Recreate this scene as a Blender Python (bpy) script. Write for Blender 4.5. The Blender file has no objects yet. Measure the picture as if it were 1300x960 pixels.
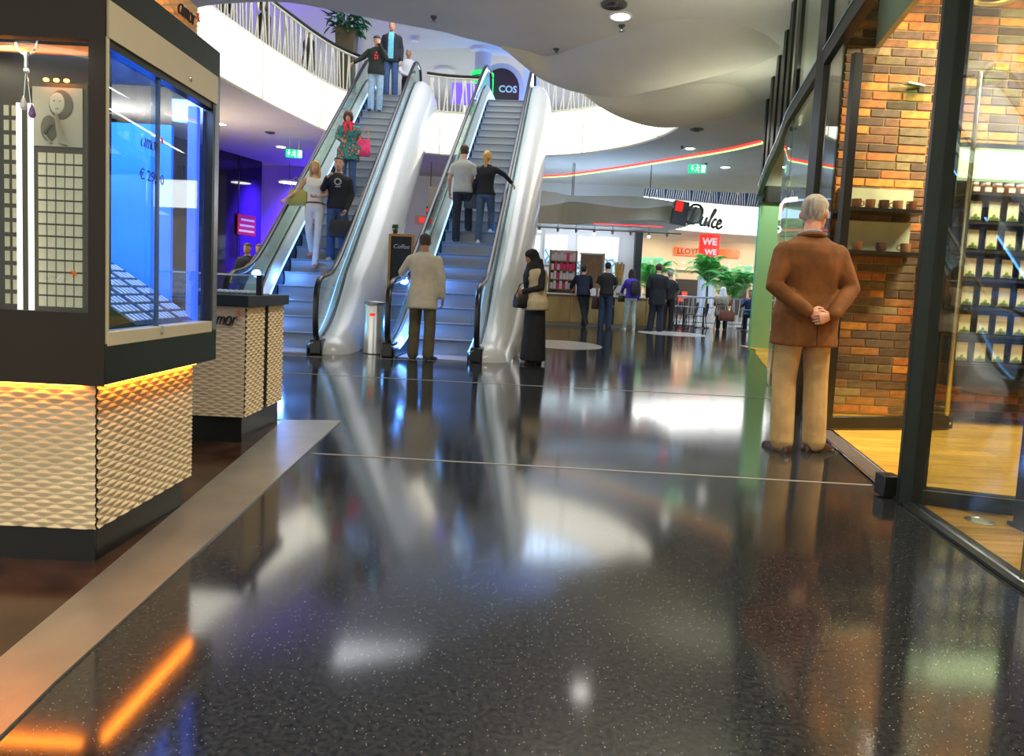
import bpy, bmesh, math, random
from mathutils import Vector, Matrix, noise
random.seed(11)
SC = bpy.context.scene
COL = SC.collection
R = math.radians
pi = math.pi

# ------------------------------------------------------------------ camera
cd = bpy.data.cameras.new('camera'); cam = bpy.data.objects.new('camera', cd); COL.objects.link(cam)
F = 870.0; PITCH = math.atan(68 / F); ROLL = R(2.8)
fwd = Vector((0, math.cos(PITCH), -math.sin(PITCH))); up0 = Vector((0, math.sin(PITCH), math.cos(PITCH))); rt0 = Vector((1, 0, 0))
upv = math.cos(ROLL) * up0 - math.sin(ROLL) * rt0; rtv = math.cos(ROLL) * rt0 + math.sin(ROLL) * up0
mm = Matrix((rtv, upv, -fwd)).transposed().to_4x4(); mm.translation = Vector((0, 0, 1.05))
cam.matrix_world = mm
cd.sensor_width = 36; cd.lens = F / 1300 * 36; cd.shift_y = -45 / 1300; cd.clip_end = 300
SC.camera = cam
# ------------------------------------------------------------------ world, exposure
w = bpy.data.worlds.new('world'); SC.world = w; w.use_nodes = True
bg = w.node_tree.nodes['Background']; bg.inputs[0].default_value = (.95, .93, .86, 1); bg.inputs[1].default_value = 1.0
SC.view_settings.view_transform = 'Standard'; SC.view_settings.look = 'None'
SC.view_settings.gamma = 1; SC.view_settings.use_curve_mapping = False
SC.view_settings.exposure = 0.75
SC.cycles.use_denoising = True
SC.cycles.max_bounces = 8; SC.cycles.diffuse_bounces = 4; SC.cycles.glossy_bounces = 4
SC.cycles.transparent_max_bounces = 24; SC.cycles.caustics_reflective = False; SC.cycles.caustics_refractive = False
SC.cycles.sample_clamp_indirect = 6

def lamp(kind, name, loc, power, col=(1, 1, 1), size=.3, target=None, spot=70, blend=.6, size_y=None):
    l = bpy.data.lights.new(name, kind); l.energy = power; l.color = col
    o = bpy.data.objects.new(name, l); COL.objects.link(o); o.location = loc
    if kind == 'AREA':
        l.size = size
        if size_y: l.shape = 'RECTANGLE'; l.size_y = size_y
    else: l.shadow_soft_size = size
    if kind == 'SPOT': l.spot_size = R(spot); l.spot_blend = blend
    if target is not None:
        d = Vector(target) - Vector(loc); o.rotation_euler = d.to_track_quat('-Z', 'Y').to_euler()
    return o
lamp('AREA', 'added_left_ceiling_fill', (-8.6, 16.5, 3.4), 75, (1, .80, .68), .5, (-7.6, 16.6, 4.83), size_y=5)  # added lamp without a real fitting, brightens the left ceiling
lamp('AREA', 'added_blue_ceiling_fill', (2.6, 20.4, 3.7), 42, (.40, .62, 1), 5, (2.6, 20.0, 4.83), size_y=2.5)  # added lamp without a real fitting, gives the cafe ceiling bluish light
# general mall downlighting of the aisle, cool atrium daylight, violet wall washers
lamp('AREA', 'atrium_roof_light', (-1, 15.5, 9.4), 380, (.93, .96, 1), 7, (-1, 15.5, 0), size_y=7)
lamp('AREA', 'second_court_roof_light', (5, 28.5, 9.3), 900, (.55, .75, 1), 10, (5, 28.5, 0), size_y=5)
for x, y in ((-.6, -1.5), (.9, 1.4), (.6, 6.6)):
    lamp('SPOT', 'aisle_downlight', (x, y, 4.7), 260, (1, .93, .8), .25, (x, y, 0), 120, .8)
for x, y in ((4.6, 18.6), (7.5, 21.5), (1.8, 22.6)):
    lamp('SPOT', 'cafe_aisle_downlight', (x, y, 4.7), 300, (.6, .78, 1), .2, (x, y, 0), 120, .8)
for x, y in ((-8.2, 15), (-7.2, 18.5), (-6.6, 21)):
    lamp('SPOT', 'left_aisle_downlight', (x, y, 4.7), 420, (1, .84, .70), .2, (x, y, 0), 120, .8)
lamp('AREA', 'violet_wall_washer', (-7.0, 22.0, 3.6), 230, (.20, .07, 1), .6, (-7.0, 23.6, 1.7), size_y=2.6).data.spread = R(110)
lamp('SPOT', 'violet_upper_washer', (-9.5, 20, 6.3), 480, (.22, .11, 1), .3, (-9, 23, 9.6), 150)
lamp('SPOT', 'blue_upper_washer', (1, 24.5, 6.3), 300, (.15, .28, 1), .3, (1, 27, 9.6), 150)
for x, y in ((3.6, 8.0), (4.6, 11.5), (3.0, 4.6), (2.4, .5)): lamp('AREA', 'added_ceiling_fill', (x - .9, y, 3.5), 16, (1, .97, .78), .3, (x - 1.6, y, 4.83), size_y=2.0)  # added upward lamps, no real coves, to brighten the grey ceiling

# ------------------------------------------------------------------ materials
MATS = {}
def mat(name, col, rough=.5, metal=0., emit=None, es=0., var=0., vscale=8., bump=0., bscale=60., coat=0., spec=.5, stretch=(1, 1, 1), col2=None, alpha=None, sss=0):
    if name in MATS: return MATS[name]
    m = bpy.data.materials.new(name); m.use_nodes = True; nt = m.node_tree; b = nt.nodes['Principled BSDF']
    c = (*col, 1)
    b.inputs['Base Color'].default_value = c; b.inputs['Roughness'].default_value = rough; b.inputs['Metallic'].default_value = metal
    b.inputs['Specular IOR Level'].default_value = spec; b.inputs['Coat Weight'].default_value = coat; b.inputs['Coat Roughness'].default_value = .06
    if emit: b.inputs['Emission Color'].default_value = (*emit, 1); b.inputs['Emission Strength'].default_value = es
    if var or bump:
        tc = nt.nodes.new('ShaderNodeTexCoord'); mp = nt.nodes.new('ShaderNodeMapping'); mp.inputs['Scale'].default_value = stretch
        nt.links.new(tc.outputs['Object'], mp.inputs[0])
    if var:
        n = nt.nodes.new('ShaderNodeTexNoise'); n.inputs['Scale'].default_value = vscale; n.inputs['Detail'].default_value = 4
        nt.links.new(mp.outputs[0], n.inputs['Vector'])
        r = nt.nodes.new('ShaderNodeValToRGB'); e = r.color_ramp.elements
        e[0].position = .3; e[1].position = .7
        e[0].color = (*[max(0, x * (1 - var)) for x in col], 1); e[1].color = (*(col2 or [min(1, x * (1 + var)) for x in col]), 1)
        nt.links.new(n.outputs['Fac'], r.inputs[0]); nt.links.new(r.outputs[0], b.inputs['Base Color'])
    if bump:
        n2 = nt.nodes.new('ShaderNodeTexNoise'); n2.inputs['Scale'].default_value = bscale; n2.inputs['Detail'].default_value = 3
        nt.links.new(mp.outputs[0], n2.inputs['Vector'])
        bp = nt.nodes.new('ShaderNodeBump'); bp.inputs['Strength'].default_value = bump; bp.inputs['Distance'].default_value = .01
        nt.links.new(n2.outputs['Fac'], bp.inputs['Height']); nt.links.new(bp.outputs[0], b.inputs['Normal'])
    MATS[name] = m; return m
def glass(name, tint=(.9, .97, .95), ior=1.5, rough=0.0):
    if name in MATS: return MATS[name]
    m = bpy.data.materials.new(name); m.use_nodes = True; nt = m.node_tree; nt.nodes.clear()
    o = nt.nodes.new('ShaderNodeOutputMaterial'); mx = nt.nodes.new('ShaderNodeMixShader'); t = nt.nodes.new('ShaderNodeBsdfTransparent'); g = nt.nodes.new('ShaderNodeBsdfGlossy')
    lw = nt.nodes.new('ShaderNodeLayerWeight'); lw.inputs['Blend'].default_value = .5; f0 = ((ior - 1) / (ior + 1)) ** 2
    pw = nt.nodes.new('ShaderNodeMath'); pw.operation = 'POWER'; pw.inputs[1].default_value = 4.5; nt.links.new(lw.outputs['Facing'], pw.inputs[0])
    f = nt.nodes.new('ShaderNodeMapRange'); f.inputs['To Min'].default_value = f0; f.inputs['To Max'].default_value = 1.0; nt.links.new(pw.outputs[0], f.inputs['Value'])
    t.inputs[0].default_value = (*tint, 1); g.inputs['Roughness'].default_value = rough
    nt.links.new(f.outputs[0], mx.inputs[0]); nt.links.new(t.outputs[0], mx.inputs[1]); nt.links.new(g.outputs[0], mx.inputs[2]); nt.links.new(mx.outputs[0], o.inputs[0])
    MATS[name] = m; return m
def terrazzo():
    m = bpy.data.materials.new('terrazzo'); m.use_nodes = True; nt = m.node_tree; b = nt.nodes['Principled BSDF']
    tc = nt.nodes.new('ShaderNodeTexCoord')
    v = nt.nodes.new('ShaderNodeTexVoronoi'); v.inputs['Scale'].default_value = 95; nt.links.new(tc.outputs['Object'], v.inputs['Vector'])
    cmp = nt.nodes.new('ShaderNodeMath'); cmp.operation = 'LESS_THAN'; cmp.inputs[1].default_value = .16; nt.links.new(v.outputs['Distance'], cmp.inputs[0])
    sep = nt.nodes.new('ShaderNodeSeparateColor'); nt.links.new(v.outputs['Color'], sep.inputs[0])
    g2 = nt.nodes.new('ShaderNodeMath'); g2.operation = 'GREATER_THAN'; g2.inputs[1].default_value = .62; nt.links.new(sep.outputs[0], g2.inputs[0])
    mu = nt.nodes.new('ShaderNodeMath'); mu.operation = 'MULTIPLY'; nt.links.new(cmp.outputs[0], mu.inputs[0]); nt.links.new(g2.outputs[0], mu.inputs[1])
    n = nt.nodes.new('ShaderNodeTexNoise'); n.inputs['Scale'].default_value = 70; n.inputs['Detail'].default_value = 6; nt.links.new(tc.outputs['Object'], n.inputs['Vector'])
    r = nt.nodes.new('ShaderNodeValToRGB'); r.color_ramp.elements[0].position = .35; r.color_ramp.elements[1].position = .72
    r.color_ramp.elements[0].color = (.008, .009, .011, 1); r.color_ramp.elements[1].color = (.045, .046, .048, 1); nt.links.new(n.outputs['Fac'], r.inputs[0])
    mx = nt.nodes.new('ShaderNodeMix'); mx.data_type = 'RGBA'; nt.links.new(mu.outputs[0], mx.inputs['Factor']); nt.links.new(r.outputs[0], mx.inputs['A']); mx.inputs['B'].default_value = (.24, .235, .22, 1)
    nt.links.new(mx.outputs['Result'], b.inputs['Base Color'])
    n3 = nt.nodes.new('ShaderNodeTexNoise'); n3.inputs['Scale'].default_value = 1.3; nt.links.new(tc.outputs['Object'], n3.inputs['Vector'])
    mr = nt.nodes.new('ShaderNodeMapRange'); mr.inputs[3].default_value = .07; mr.inputs[4].default_value = .13; nt.links.new(n3.outputs['Fac'], mr.inputs[0]); nt.links.new(mr.outputs[0], b.inputs['Roughness'])
    b.inputs['IOR'].default_value = 2.0
    return m
def wood(name, c1, c2, scale=3., rough=.35, stretch=(1, 12, 12)):
    if name in MATS: return MATS[name]
    m = mat(name, c1, rough, var=.3, vscale=scale, stretch=stretch, col2=c2); return m
def striped(name, c1, c2, scale, axis='X', rough=.45, metal=.6):
    m = bpy.data.materials.new(name); m.use_nodes = True; nt = m.node_tree; b = nt.nodes['Principled BSDF']
    tc = nt.nodes.new('ShaderNodeTexCoord'); wv = nt.nodes.new('ShaderNodeTexWave'); wv.bands_direction = axis; wv.inputs['Scale'].default_value = scale
    nt.links.new(tc.outputs['Object'], wv.inputs['Vector']); mx = nt.nodes.new('ShaderNodeMix'); mx.data_type = 'RGBA'
    nt.links.new(wv.outputs['Fac'], mx.inputs['Factor']); mx.inputs['A'].default_value = (*c1, 1); mx.inputs['B'].default_value = (*c2, 1)
    nt.links.new(mx.outputs['Result'], b.inputs['Base Color']); b.inputs['Roughness'].default_value = rough; b.inputs['Metallic'].default_value = metal
    MATS[name] = m; return m
def floral():
    m = bpy.data.materials.new('floral_fabric'); m.use_nodes = True; nt = m.node_tree; b = nt.nodes['Principled BSDF']
    tc = nt.nodes.new('ShaderNodeTexCoord'); v = nt.nodes.new('ShaderNodeTexVoronoi'); v.inputs['Scale'].default_value = 13; nt.links.new(tc.outputs['Object'], v.inputs['Vector'])
    r = nt.nodes.new('ShaderNodeValToRGB'); r.color_ramp.interpolation = 'CONSTANT'; e = r.color_ramp.elements
    e[0].color = (.75, .02, .10, 1); e[1].position = .28; e[1].color = (.02, .16, .13, 1); x = e.new(.18); x.color = (.9, .12, .05, 1); x = e.new(.45); x.color = (.02, .05, .06, 1); x = e.new(.55); x.color = (.03, .22, .2, 1)
    nt.links.new(v.outputs['Distance'], r.inputs[0]); nt.links.new(r.outputs[0], b.inputs['Base Color']); b.inputs['Roughness'].default_value = .8
    return m

black = mat('black_lacquer', (.012, .013, .012), .3, var=.2, vscale=3)
browncase = mat('brown_black_lacquer', (.026, .018, .011), .5, spec=.25, var=.15, vscale=2)
greenblack = mat('green_black_steel', (.010, .017, .014), .45, spec=.35, var=.2, vscale=4)
steel = mat('brushed_steel', (.62, .62, .6), .28, 1, var=.12, vscale=6, stretch=(40, 40, 1))
chrome = mat('chrome', (.75, .76, .78), .12, 1)
brass = mat('pale_brass', (.72, .62, .38), .25, 1, var=.1)
rubber = mat('black_rubber', (.014, .014, .016), .3)
whiteclad = mat('white_cladding', (.62, .63, .63), .28, var=.03, vscale=2, coat=.3)
plaster = mat('white_plaster', (.60, .58, .50), .75, var=.04, vscale=1.5, bump=.03, bscale=90)
cream = mat('cream_panel', (.62, .55, .38), .35, var=.05, vscale=3)
ivory = mat('ivory_relief', (.76, .60, .36), .55, var=.04, vscale=12)
railcream = mat('ivory_bar', (.66, .63, .52), .4, var=.05)
clearglass = glass('clear_glass', (.93, .97, .96), 1.45); softglass = glass('anti_glare_glass', (.96, .98, .96), 1.22)
greenglass = glass('greenish_glass', (.80, .92, .88), 1.6)
shopglass = glass('shop_front_glass', (.95, .97, .95), 1.62)
paneglass = glass('coated_pane_glass', (.94, .97, .95), 2.3)
blueglass = glass('blue_vitrine_glass', (.80, .90, 1), 1.75)
lightpanel = mat('backlit_panel', (.9, .88, .8), .4, emit=(1, .93, .74), es=1.05, var=.02)
lampglow = mat('lamp_glow', (1, 1, 1), .4, emit=(1, .97, .9), es=6)
ledblue = mat('blue_led', (.4, .6, 1), .4, emit=(.10, .36, 1), es=5)
ledorange = mat('orange_led', (1, .4, .05), .4, emit=(1, .26, .02), es=20)
ledtube = mat('white_tube', (1, 1, 1), .4, emit=(1, .97, .85), es=.75)
terr = terrazzo()
marble = mat('brown_marble', (.055, .026, .015), .16, var=.6, vscale=5, spec=.7)
stripm = mat('floor_steel_strip', (.50, .47, .40), .3, .75, var=.1, vscale=5)
orange = mat('orange_print', (.85, .16, .01), .5)
ink = mat('black_ink', (.01, .01, .012), .5)
whitep = mat('white_paint', (.8, .8, .8), .5, var=.02)
redmatte = mat('red_matte', (.55, .015, .015), .5)
red = mat('red_sign', (.8, .02, .015), .4, emit=(1, .03, .02), es=.5)

ORD = ('first', 'second', 'third', 'fourth', 'fifth', 'sixth', 'seventh', 'eighth', 'ninth', 'tenth', 'eleventh')
# ------------------------------------------------------------------ mesh builder
class G:
    def __init__(s): s.v = []; s.f = []; s.m = []
    def add(s, vs, fs, m=0):
        o = len(s.v); s.v += [tuple(p) for p in vs]; s.f += [tuple(i + o for i in f) for f in fs]; s.m += [m] * len(fs); return s
    def box(s, x0, x1, y0, y1, z0, z1, m=0, M=None):
        vs = [Vector((x, y, z)) for z in (z0, z1) for y in (y0, y1) for x in (x0, x1)]
        if M: vs = [M @ p for p in vs]
        return s.add(vs, [(0, 2, 3, 1), (4, 5, 7, 6), (0, 1, 5, 4), (2, 6, 7, 3), (0, 4, 6, 2), (1, 3, 7, 5)], m)
    def bar(s, p, q, wx, wy, m=0, up=(0, 0, 1)):
        p = Vector(p); q = Vector(q); d = (q - p).normalized(); u = Vector(up)
        a = d.cross(u)
        if a.length < 1e-4: a = d.cross(Vector((1, 0, 0)))
        a.normalize(); b = a.cross(d)
        vs = [c + a * sx * wx / 2 + b * sy * wy / 2 for c in (p, q) for sx, sy in ((-1, -1), (1, -1), (1, 1), (-1, 1))]
        return s.add(vs, [(3, 2, 1, 0), (4, 5, 6, 7), (0, 1, 5, 4), (1, 2, 6, 5), (2, 3, 7, 6), (3, 0, 4, 7)], m)
    def loft(s, rings, m=0, caps=True, closed=False):
        n = len(rings[0]); vs = [p for r in rings for p in r]; fs = []; L = len(rings)
        for i in range(L if closed else L - 1):
            a = i * n; b = ((i + 1) % L) * n
            for k in range(n): fs.append((a + k, a + (k + 1) % n, b + (k + 1) % n, b + k))
        if caps and not closed: fs.append(tuple(range(n))[::-1]); fs.append(tuple((L - 1) * n + k for k in range(n)))
        return s.add(vs, fs, m)
    def tube(s, pts, r, n=8, m=0, round_=False, flat=None, closed=False):
        pts = [Vector(p) for p in pts]; L = len(pts); rs = list(r) if isinstance(r, (list, tuple)) else [r] * L
        if round_ and not closed:
            d0 = (pts[0] - pts[1]).normalized(); d1 = (pts[-1] - pts[-2]).normalized(); r0, r1 = rs[0], rs[-1]
            pts = [pts[0] + d0 * r0 * .9, pts[0] + d0 * r0 * .6] + pts + [pts[-1] + d1 * r1 * .6, pts[-1] + d1 * r1 * .9]
            rs = [r0 * .35, r0 * .78] + rs + [r1 * .78, r1 * .35]; L = len(pts)
        rings = []; a = None
        for i, p in enumerate(pts):
            if closed: d = pts[(i + 1) % L] - pts[i - 1]
            else: d = pts[min(i + 1, L - 1)] - pts[max(i - 1, 0)]
            d.normalize()
            if a is None:
                a = d.cross(Vector((0, 0, 1)))
                if a.length < .05: a = d.cross(Vector((0, 1, 0)))
            a = (a - d * a.dot(d)).normalized(); b = d.cross(a)
            rx = rs[i]; ry = rs[i] * (flat or 1)
            rings.append([p + a * rx * math.cos(2 * pi * k / n) + b * ry * math.sin(2 * pi * k / n) for k in range(n)])
        return s.loft(rings, m, closed=closed)
    def cyl(s, c, r, z0, z1, n=20, m=0, r1=None):
        r1 = r if r1 is None else r1
        return s.loft([[(c[0] + q * math.cos(2 * pi * k / n), c[1] + q * math.sin(2 * pi * k / n), z) for k in range(n)] for q, z in ((r, z0), (r1, z1))], m)
    def lathe(s, prof, c=(0, 0, 0), n=20, m=0, caps=True):
        return s.loft([[(c[0] + r * math.cos(2 * pi * k / n), c[1] + r * math.sin(2 * pi * k / n), c[2] + z) for k in range(n)] for r, z in prof], m, caps)
    def ball(s, c, rx, ry=None, rz=None, n=12, m=0):
        ry = ry or rx; rz = rz or rx; c = Vector(c); q = n // 2 + 1
        return s.loft([[c + Vector((rx * math.sin(t) * math.cos(2 * pi * k / n), ry * math.sin(t) * math.sin(2 * pi * k / n), -rz * math.cos(t))) for k in range(n)] for t in [max(.06, min(pi - .06, pi * i / q)) for i in range(q + 1)]], m)
    def prism(s, poly, z0, z1, m=0):
        n = len(poly); vs = [(x, y, z0) for x, y in poly] + [(x, y, z1) for x, y in poly]
        fs = [tuple(range(n))[::-1], tuple(range(n, 2 * n))] + [(k, (k + 1) % n, n + (k + 1) % n, n + k) for k in range(n)]
        return s.add(vs, fs, m)
    def xz(s, poly, y0, y1, m=0):   # outline in x,z pushed along y
        n = len(poly); vs = [(x, y0, z) for x, z in poly] + [(x, y1, z) for x, z in poly]
        return s.add(vs, [tuple(range(n)), tuple(range(n, 2 * n))[::-1]] + [((k + 1) % n, k, n + k, n + (k + 1) % n) for k in range(n)], m)
    def move(s, M, i0=0):
        s.v[i0:] = [tuple(M @ Vector(p)) for p in s.v[i0:]]; return s
    def mesh(s, name, mats, smooth=True, fix=True):
        me = bpy.data.meshes.new(name); me.from_pydata(s.v, [], s.f)
        for m in (mats if isinstance(mats, (list, tuple)) else [mats]): me.materials.append(m)
        if any(s.m): me.polygons.foreach_set('material_index', s.m)
        if fix:
            bm = bmesh.new(); bm.from_mesh(me); bmesh.ops.recalc_face_normals(bm, faces=bm.faces); bm.to_mesh(me); bm.free()
        if smooth:
            me.polygons.foreach_set('use_smooth', [True] * len(me.polygons)); me.set_sharp_from_angle(angle=R(38))
        me.update(); return me
    def build(s, name, mats, parent=None, smooth=True, bevel=0, fix=True, kind=None):
        o = bpy.data.objects.new(name, s.mesh(name, mats, smooth, fix)); COL.objects.link(o)
        if parent is not None: o.parent = parent
        if bevel:
            b = o.modifiers.new('bevel', 'BEVEL'); b.width = bevel; b.segments = 2; b.limit_method = 'ANGLE'; b.angle_limit = R(50)
        if kind: o['kind'] = kind
        return o
def tag(o, label=None, cat=None, group=None, kind=None):
    if label: o['label'] = label
    if cat: o['category'] = cat
    if group: o['group'] = group
    if kind: o['kind'] = kind
    return o
def thing(name, label, cat, loc=(0, 0, 0), rz=0, group=None):
    o = bpy.data.objects.new(name, None); COL.objects.link(o); o.location = loc; o.rotation_euler = (0, 0, rz); o.empty_display_size = .1
    return tag(o, label, cat, group)
def struct(name, g, mats, parent=None, **k):
    o = g.build(name, mats, parent, **k)
    if parent is None: o['kind'] = 'structure'
    return o
def share(o, parent=None, loc=None, rot=None, scale=None):
    c = o.copy(); COL.objects.link(c)
    if parent is not None: c.parent = parent
    if loc is not None: c.location = loc
    if rot is not None: c.rotation_euler = rot
    if scale is not None: c.scale = scale
    return c
def copy_tree(o, parent=None):
    c = o.copy(); COL.objects.link(c)
    if parent is not None: c.parent = parent
    for ch in list(o.children): copy_tree(ch, c)
    return c
def txt(body, size, m, parent, M, extrude=.002, shear=0, name='lettering', bold=0):
    cu = bpy.data.curves.new('t', 'FONT'); cu.body = body; cu.size = size; cu.extrude = extrude; cu.shear = shear; cu.offset = bold
    cu.align_x = 'CENTER'; cu.align_y = 'CENTER'; cu.resolution_u = 3
    t = bpy.data.objects.new('t', cu); COL.objects.link(t)
    dg = bpy.context.evaluated_depsgraph_get(); me = bpy.data.meshes.new_from_object(t.evaluated_get(dg)); bpy.data.objects.remove(t)
    me.transform(M); me.materials.clear(); me.materials.append(m); me.name = name
    o = bpy.data.objects.new(name, me); COL.objects.link(o); o.parent = parent; return o
def frame(o, x, y):   # matrix whose x,y are the writing plane
    x = Vector(x).normalized(); y = Vector(y).normalized(); z = x.cross(y)
    M = Matrix((x, y, z)).transposed().to_4x4(); M.translation = Vector(o); return M
def catmull(pts, k=6, closed=True):
    out = []; n = len(pts)
    for i in range(n if closed else n - 1):
        p = [Vector((*(pts[(i + j) % n] if closed else pts[max(0, min(n - 1, i + j))]), 0)) for j in (-1, 0, 1, 2)]
        for q in range(k):
            t = q / k
            r = .5 * (2 * p[1] + (p[2] - p[0]) * t + (2 * p[0] - 5 * p[1] + 4 * p[2] - p[3]) * t * t + (3 * p[1] - p[0] - 3 * p[2] + p[3]) * t ** 3)
            out.append((r.x, r.y))
    if not closed: out.append(tuple(pts[-1]))
    return out
STROKE = {
 'amor': [[(.75, .95), (.45, 1), (.12, .75), (.05, .35), (.25, .02), (.5, .1), (.72, .5), (.8, .95)], [(.8, .95), (.76, .4), (.82, .05), (1, .1)],
          [(1.1, .95), (1.08, 0)], [(1.08, .5), (1.3, .95), (1.48, .8), (1.46, 0)], [(1.46, .5), (1.7, .95), (1.88, .8), (1.87, .1), (2.0, .05)],
          [(2.4 + .32 * math.cos(a * pi / 6), .48 + .48 * math.sin(a * pi / 6)) for a in range(13)], [(2.95, .95), (2.93, 0)], [(2.94, .5), (3.1, .85), (3.35, .95)]],
 'Dulce': [[(.1, 1.3), (.1, 1.75), (.45, 2), (.95, 1.95), (1.38, 1.5), (1.38, .7), (.95, .08), (.35, .02), (.1, .2)], [(.6, 1.8), (.52, 1.0), (.42, -.2)],
           [(1.6, .95), (1.55, .35), (1.68, .05), (1.9, .15), (2.05, .95)], [(2.05, .95), (2.03, .2), (2.2, .05)],
           [(2.2, .1), (2.55, 1.2), (2.67, 1.75), (2.55, 1.85), (2.45, 1.2), (2.43, .2), (2.6, .05)], [(3.05, .75), (2.9, .92), (2.75, .6), (2.75, .25), (2.95, .03), (3.15, .2)],
           [(3.25, .45), (3.55, .55), (3.55, .85), (3.35, .92), (3.25, .5), (3.35, .1), (3.55, .02), (3.85, .35)]]}
def script_word(word, h, r, M, parent, m, shear=.18, flat=1.0):
    g = G()
    for st in STROKE[word]: g.tube([M @ Vector(((x + shear * y) * h, y * h, 0)) for x, y in catmull(st, 4, False)], r, 6, flat=flat)
    return g.build('lettering', m, parent)
def star(M, r, parent, m, arms=6, th=.003):
    g = G()
    for k in range(arms):
        a = 2 * pi * k / arms + .3; g.bar(M @ Vector((0, 0, 0)), M @ Vector((r * math.cos(a), r * math.sin(a), 0)), r * .28, th)
    return g.build('asterisk_logo', m, parent)
# ------------------------------------------------------------------ setting: floors
g = G(); g.box(-16, 17, -6, 26.5, -.3, 0); struct('floor', g, terr)
g = G(); g.box(-16, 20, 32.8, 48, -.3, -.001); struct('floor_far', g, mat('far_pale_stone', (.35, .34, .33), .2))
g = G(); g.prism([(-9, -2), (-1.09, -2), (-1.32, 1.75), (-1.65, 4.97), (-9, 4.97)], .0005, .006); struct('floor_marble', g, marble)
g = G(); g.prism([(-.86, -2), (-.80, -2), (-1.11, 1.65), (-1.25, 5.07), (-1.66, 4.98), (-1.65, 4.97), (-1.32, 1.75), (-1.05, -2)], .0005, .008); struct('trim_1', g, stripm)
g = G(); g.bar((-1.66, 4.985, .004), (-5, 4.9, .004), .03, .008); struct('trim_2', g, stripm)
joint = mat('joint_line', (.38, .36, .32), .4)
g = G(); g.bar((-1.17, 4.075, .001), (2.16, 3.97, .001), .012, .004); struct('trim_3', g, joint)
for k, (a, b) in enumerate([((-4.6, 9.35), (-2.3, 9.25)), ((-2.1, 9.42), (-.3, 9.55)), ((-.3, 9.55), (-.1, 9.9)), ((-3.9, 7.6), (3.1, 7.4)), ((2.4, 7.42), (3.0, 7.42))]):
    g = G(); g.bar((*a, .001), (*b, .001), .014, .004); struct('trim_%d' % (k + 4), g, joint)
white_oval = mat('white_floor_oval', (.72, .70, .64), .15, var=.05, spec=.8)  # flat white ovals on the floor, one even colour
for c, rx, ry in (((1.0, 13.55), .78, 1.1), ((4.55, 19.6), .95, 1.15)):
    g = G(); g.prism([(c[0] + rx * math.cos(t * pi / 24), c[1] + ry * math.sin(t * pi / 24)) for t in range(48)], .0005, .004); struct('floor_oval', g, white_oval)

# shop front curve (plan) and the shop's plank floor
W = [(1.88, -.5), (1.9, 1.0), (1.98, 2.6), (2.15, 3.8), (2.56, 5.7), (2.75, 6.5), (3.22, 8.5), (3.64, 9.9), (4.14, 11.7), (4.82, 13.98), (5.08, 14.6)]
def wx(y):
    for (x0, y0), (x1, y1) in zip(W, W[1:]):
        if y0 <= y <= y1: return x0 + (x1 - x0) * (y - y0) / (y1 - y0)
    return W[-1][0] if y > W[-1][1] else W[0][0]
sf = struct('floor_wood', (lambda g: g.prism([(wx(y) + .1, y) for y in (-.5, 1, 2.6, 3.8)] + [(wx(y) + .16, y) for y in (5.7, 6.5, 8.5, 9.9, 11.7, 14, 14.6)] + [(5.3, 15.7), (9, 15.7), (9, -.5)], .0003, .004))(G()), mat('plank_gap', (.16, .07, .015), .7))
planks = [wood('oak_plank_%d' % k, (.68 * v, .35 * v, .05 * v), (.80 * v, .46 * v, .08 * v), 2.2, .3, (1.2, 14, 1)) for k, v in enumerate((.92, 1, 1.08, .85))]
y = -.4; row = 0
while y < 15.5:
    x = wx(y + .07) + (.10 if y < 3.7 else .155); row += 1; dy = .165 if y < 6.4 else .33; first = random.uniform(.4, 1.6)
    while x < 8.6 and (x < 5.2 or y > 6.4):
        xe = min(8.6, x + first); first = random.uniform(1.5, 2.4) * (1 if y < 6.4 else 2)
        s0 = wx(y) - wx(y + .07) if x < wx(y) + .3 else 0; s1 = wx(y + dy) - wx(y + .07) if x < wx(y) + .3 else 0
        g = G(); g.prism([(x + s0 + .001, y + .0015), (xe - .002, y + .0015), (xe - .002, y + dy - .0015), (x + s1 + .001, y + dy - .0015)], .004, .012)
        g.build('plank', random.choice(planks), sf, smooth=False); x = xe
    y += dy
g = G()
pl = [(wx(y), y) for y in (3.85, 4.4, 5.0, 5.6, 5.75)]
g.prism([(x + .005, y) for x, y in pl] + [(x + .135, y) for x, y in pl[::-1]], .002, .013); struct('trim_9', g, mat('threshold_stone', (.12, .10, .095), .35, var=.2, vscale=20))
for off in (.004, .137):
    g = G(); g.tube([(x + off, y, .012) for x, y in pl], .007, 6); struct('trim_10', g, chrome)
pl = [(wx(y), y) for y in (-.4, 1.0, 1.8, 2.6, 3.2, 3.75)]
g = G(); g.prism([(x + .0, y) for x, y in pl] + [(x + .1, y) for x, y in pl[::-1]], .002, .016); struct('trim_11', g, mat('dark_channel', (.03, .035, .03), .3, .4))
g = G(); g.tube([(x + .05, y, .016) for x, y in pl], .008, 6); struct('trim_12', g, chrome)

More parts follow.
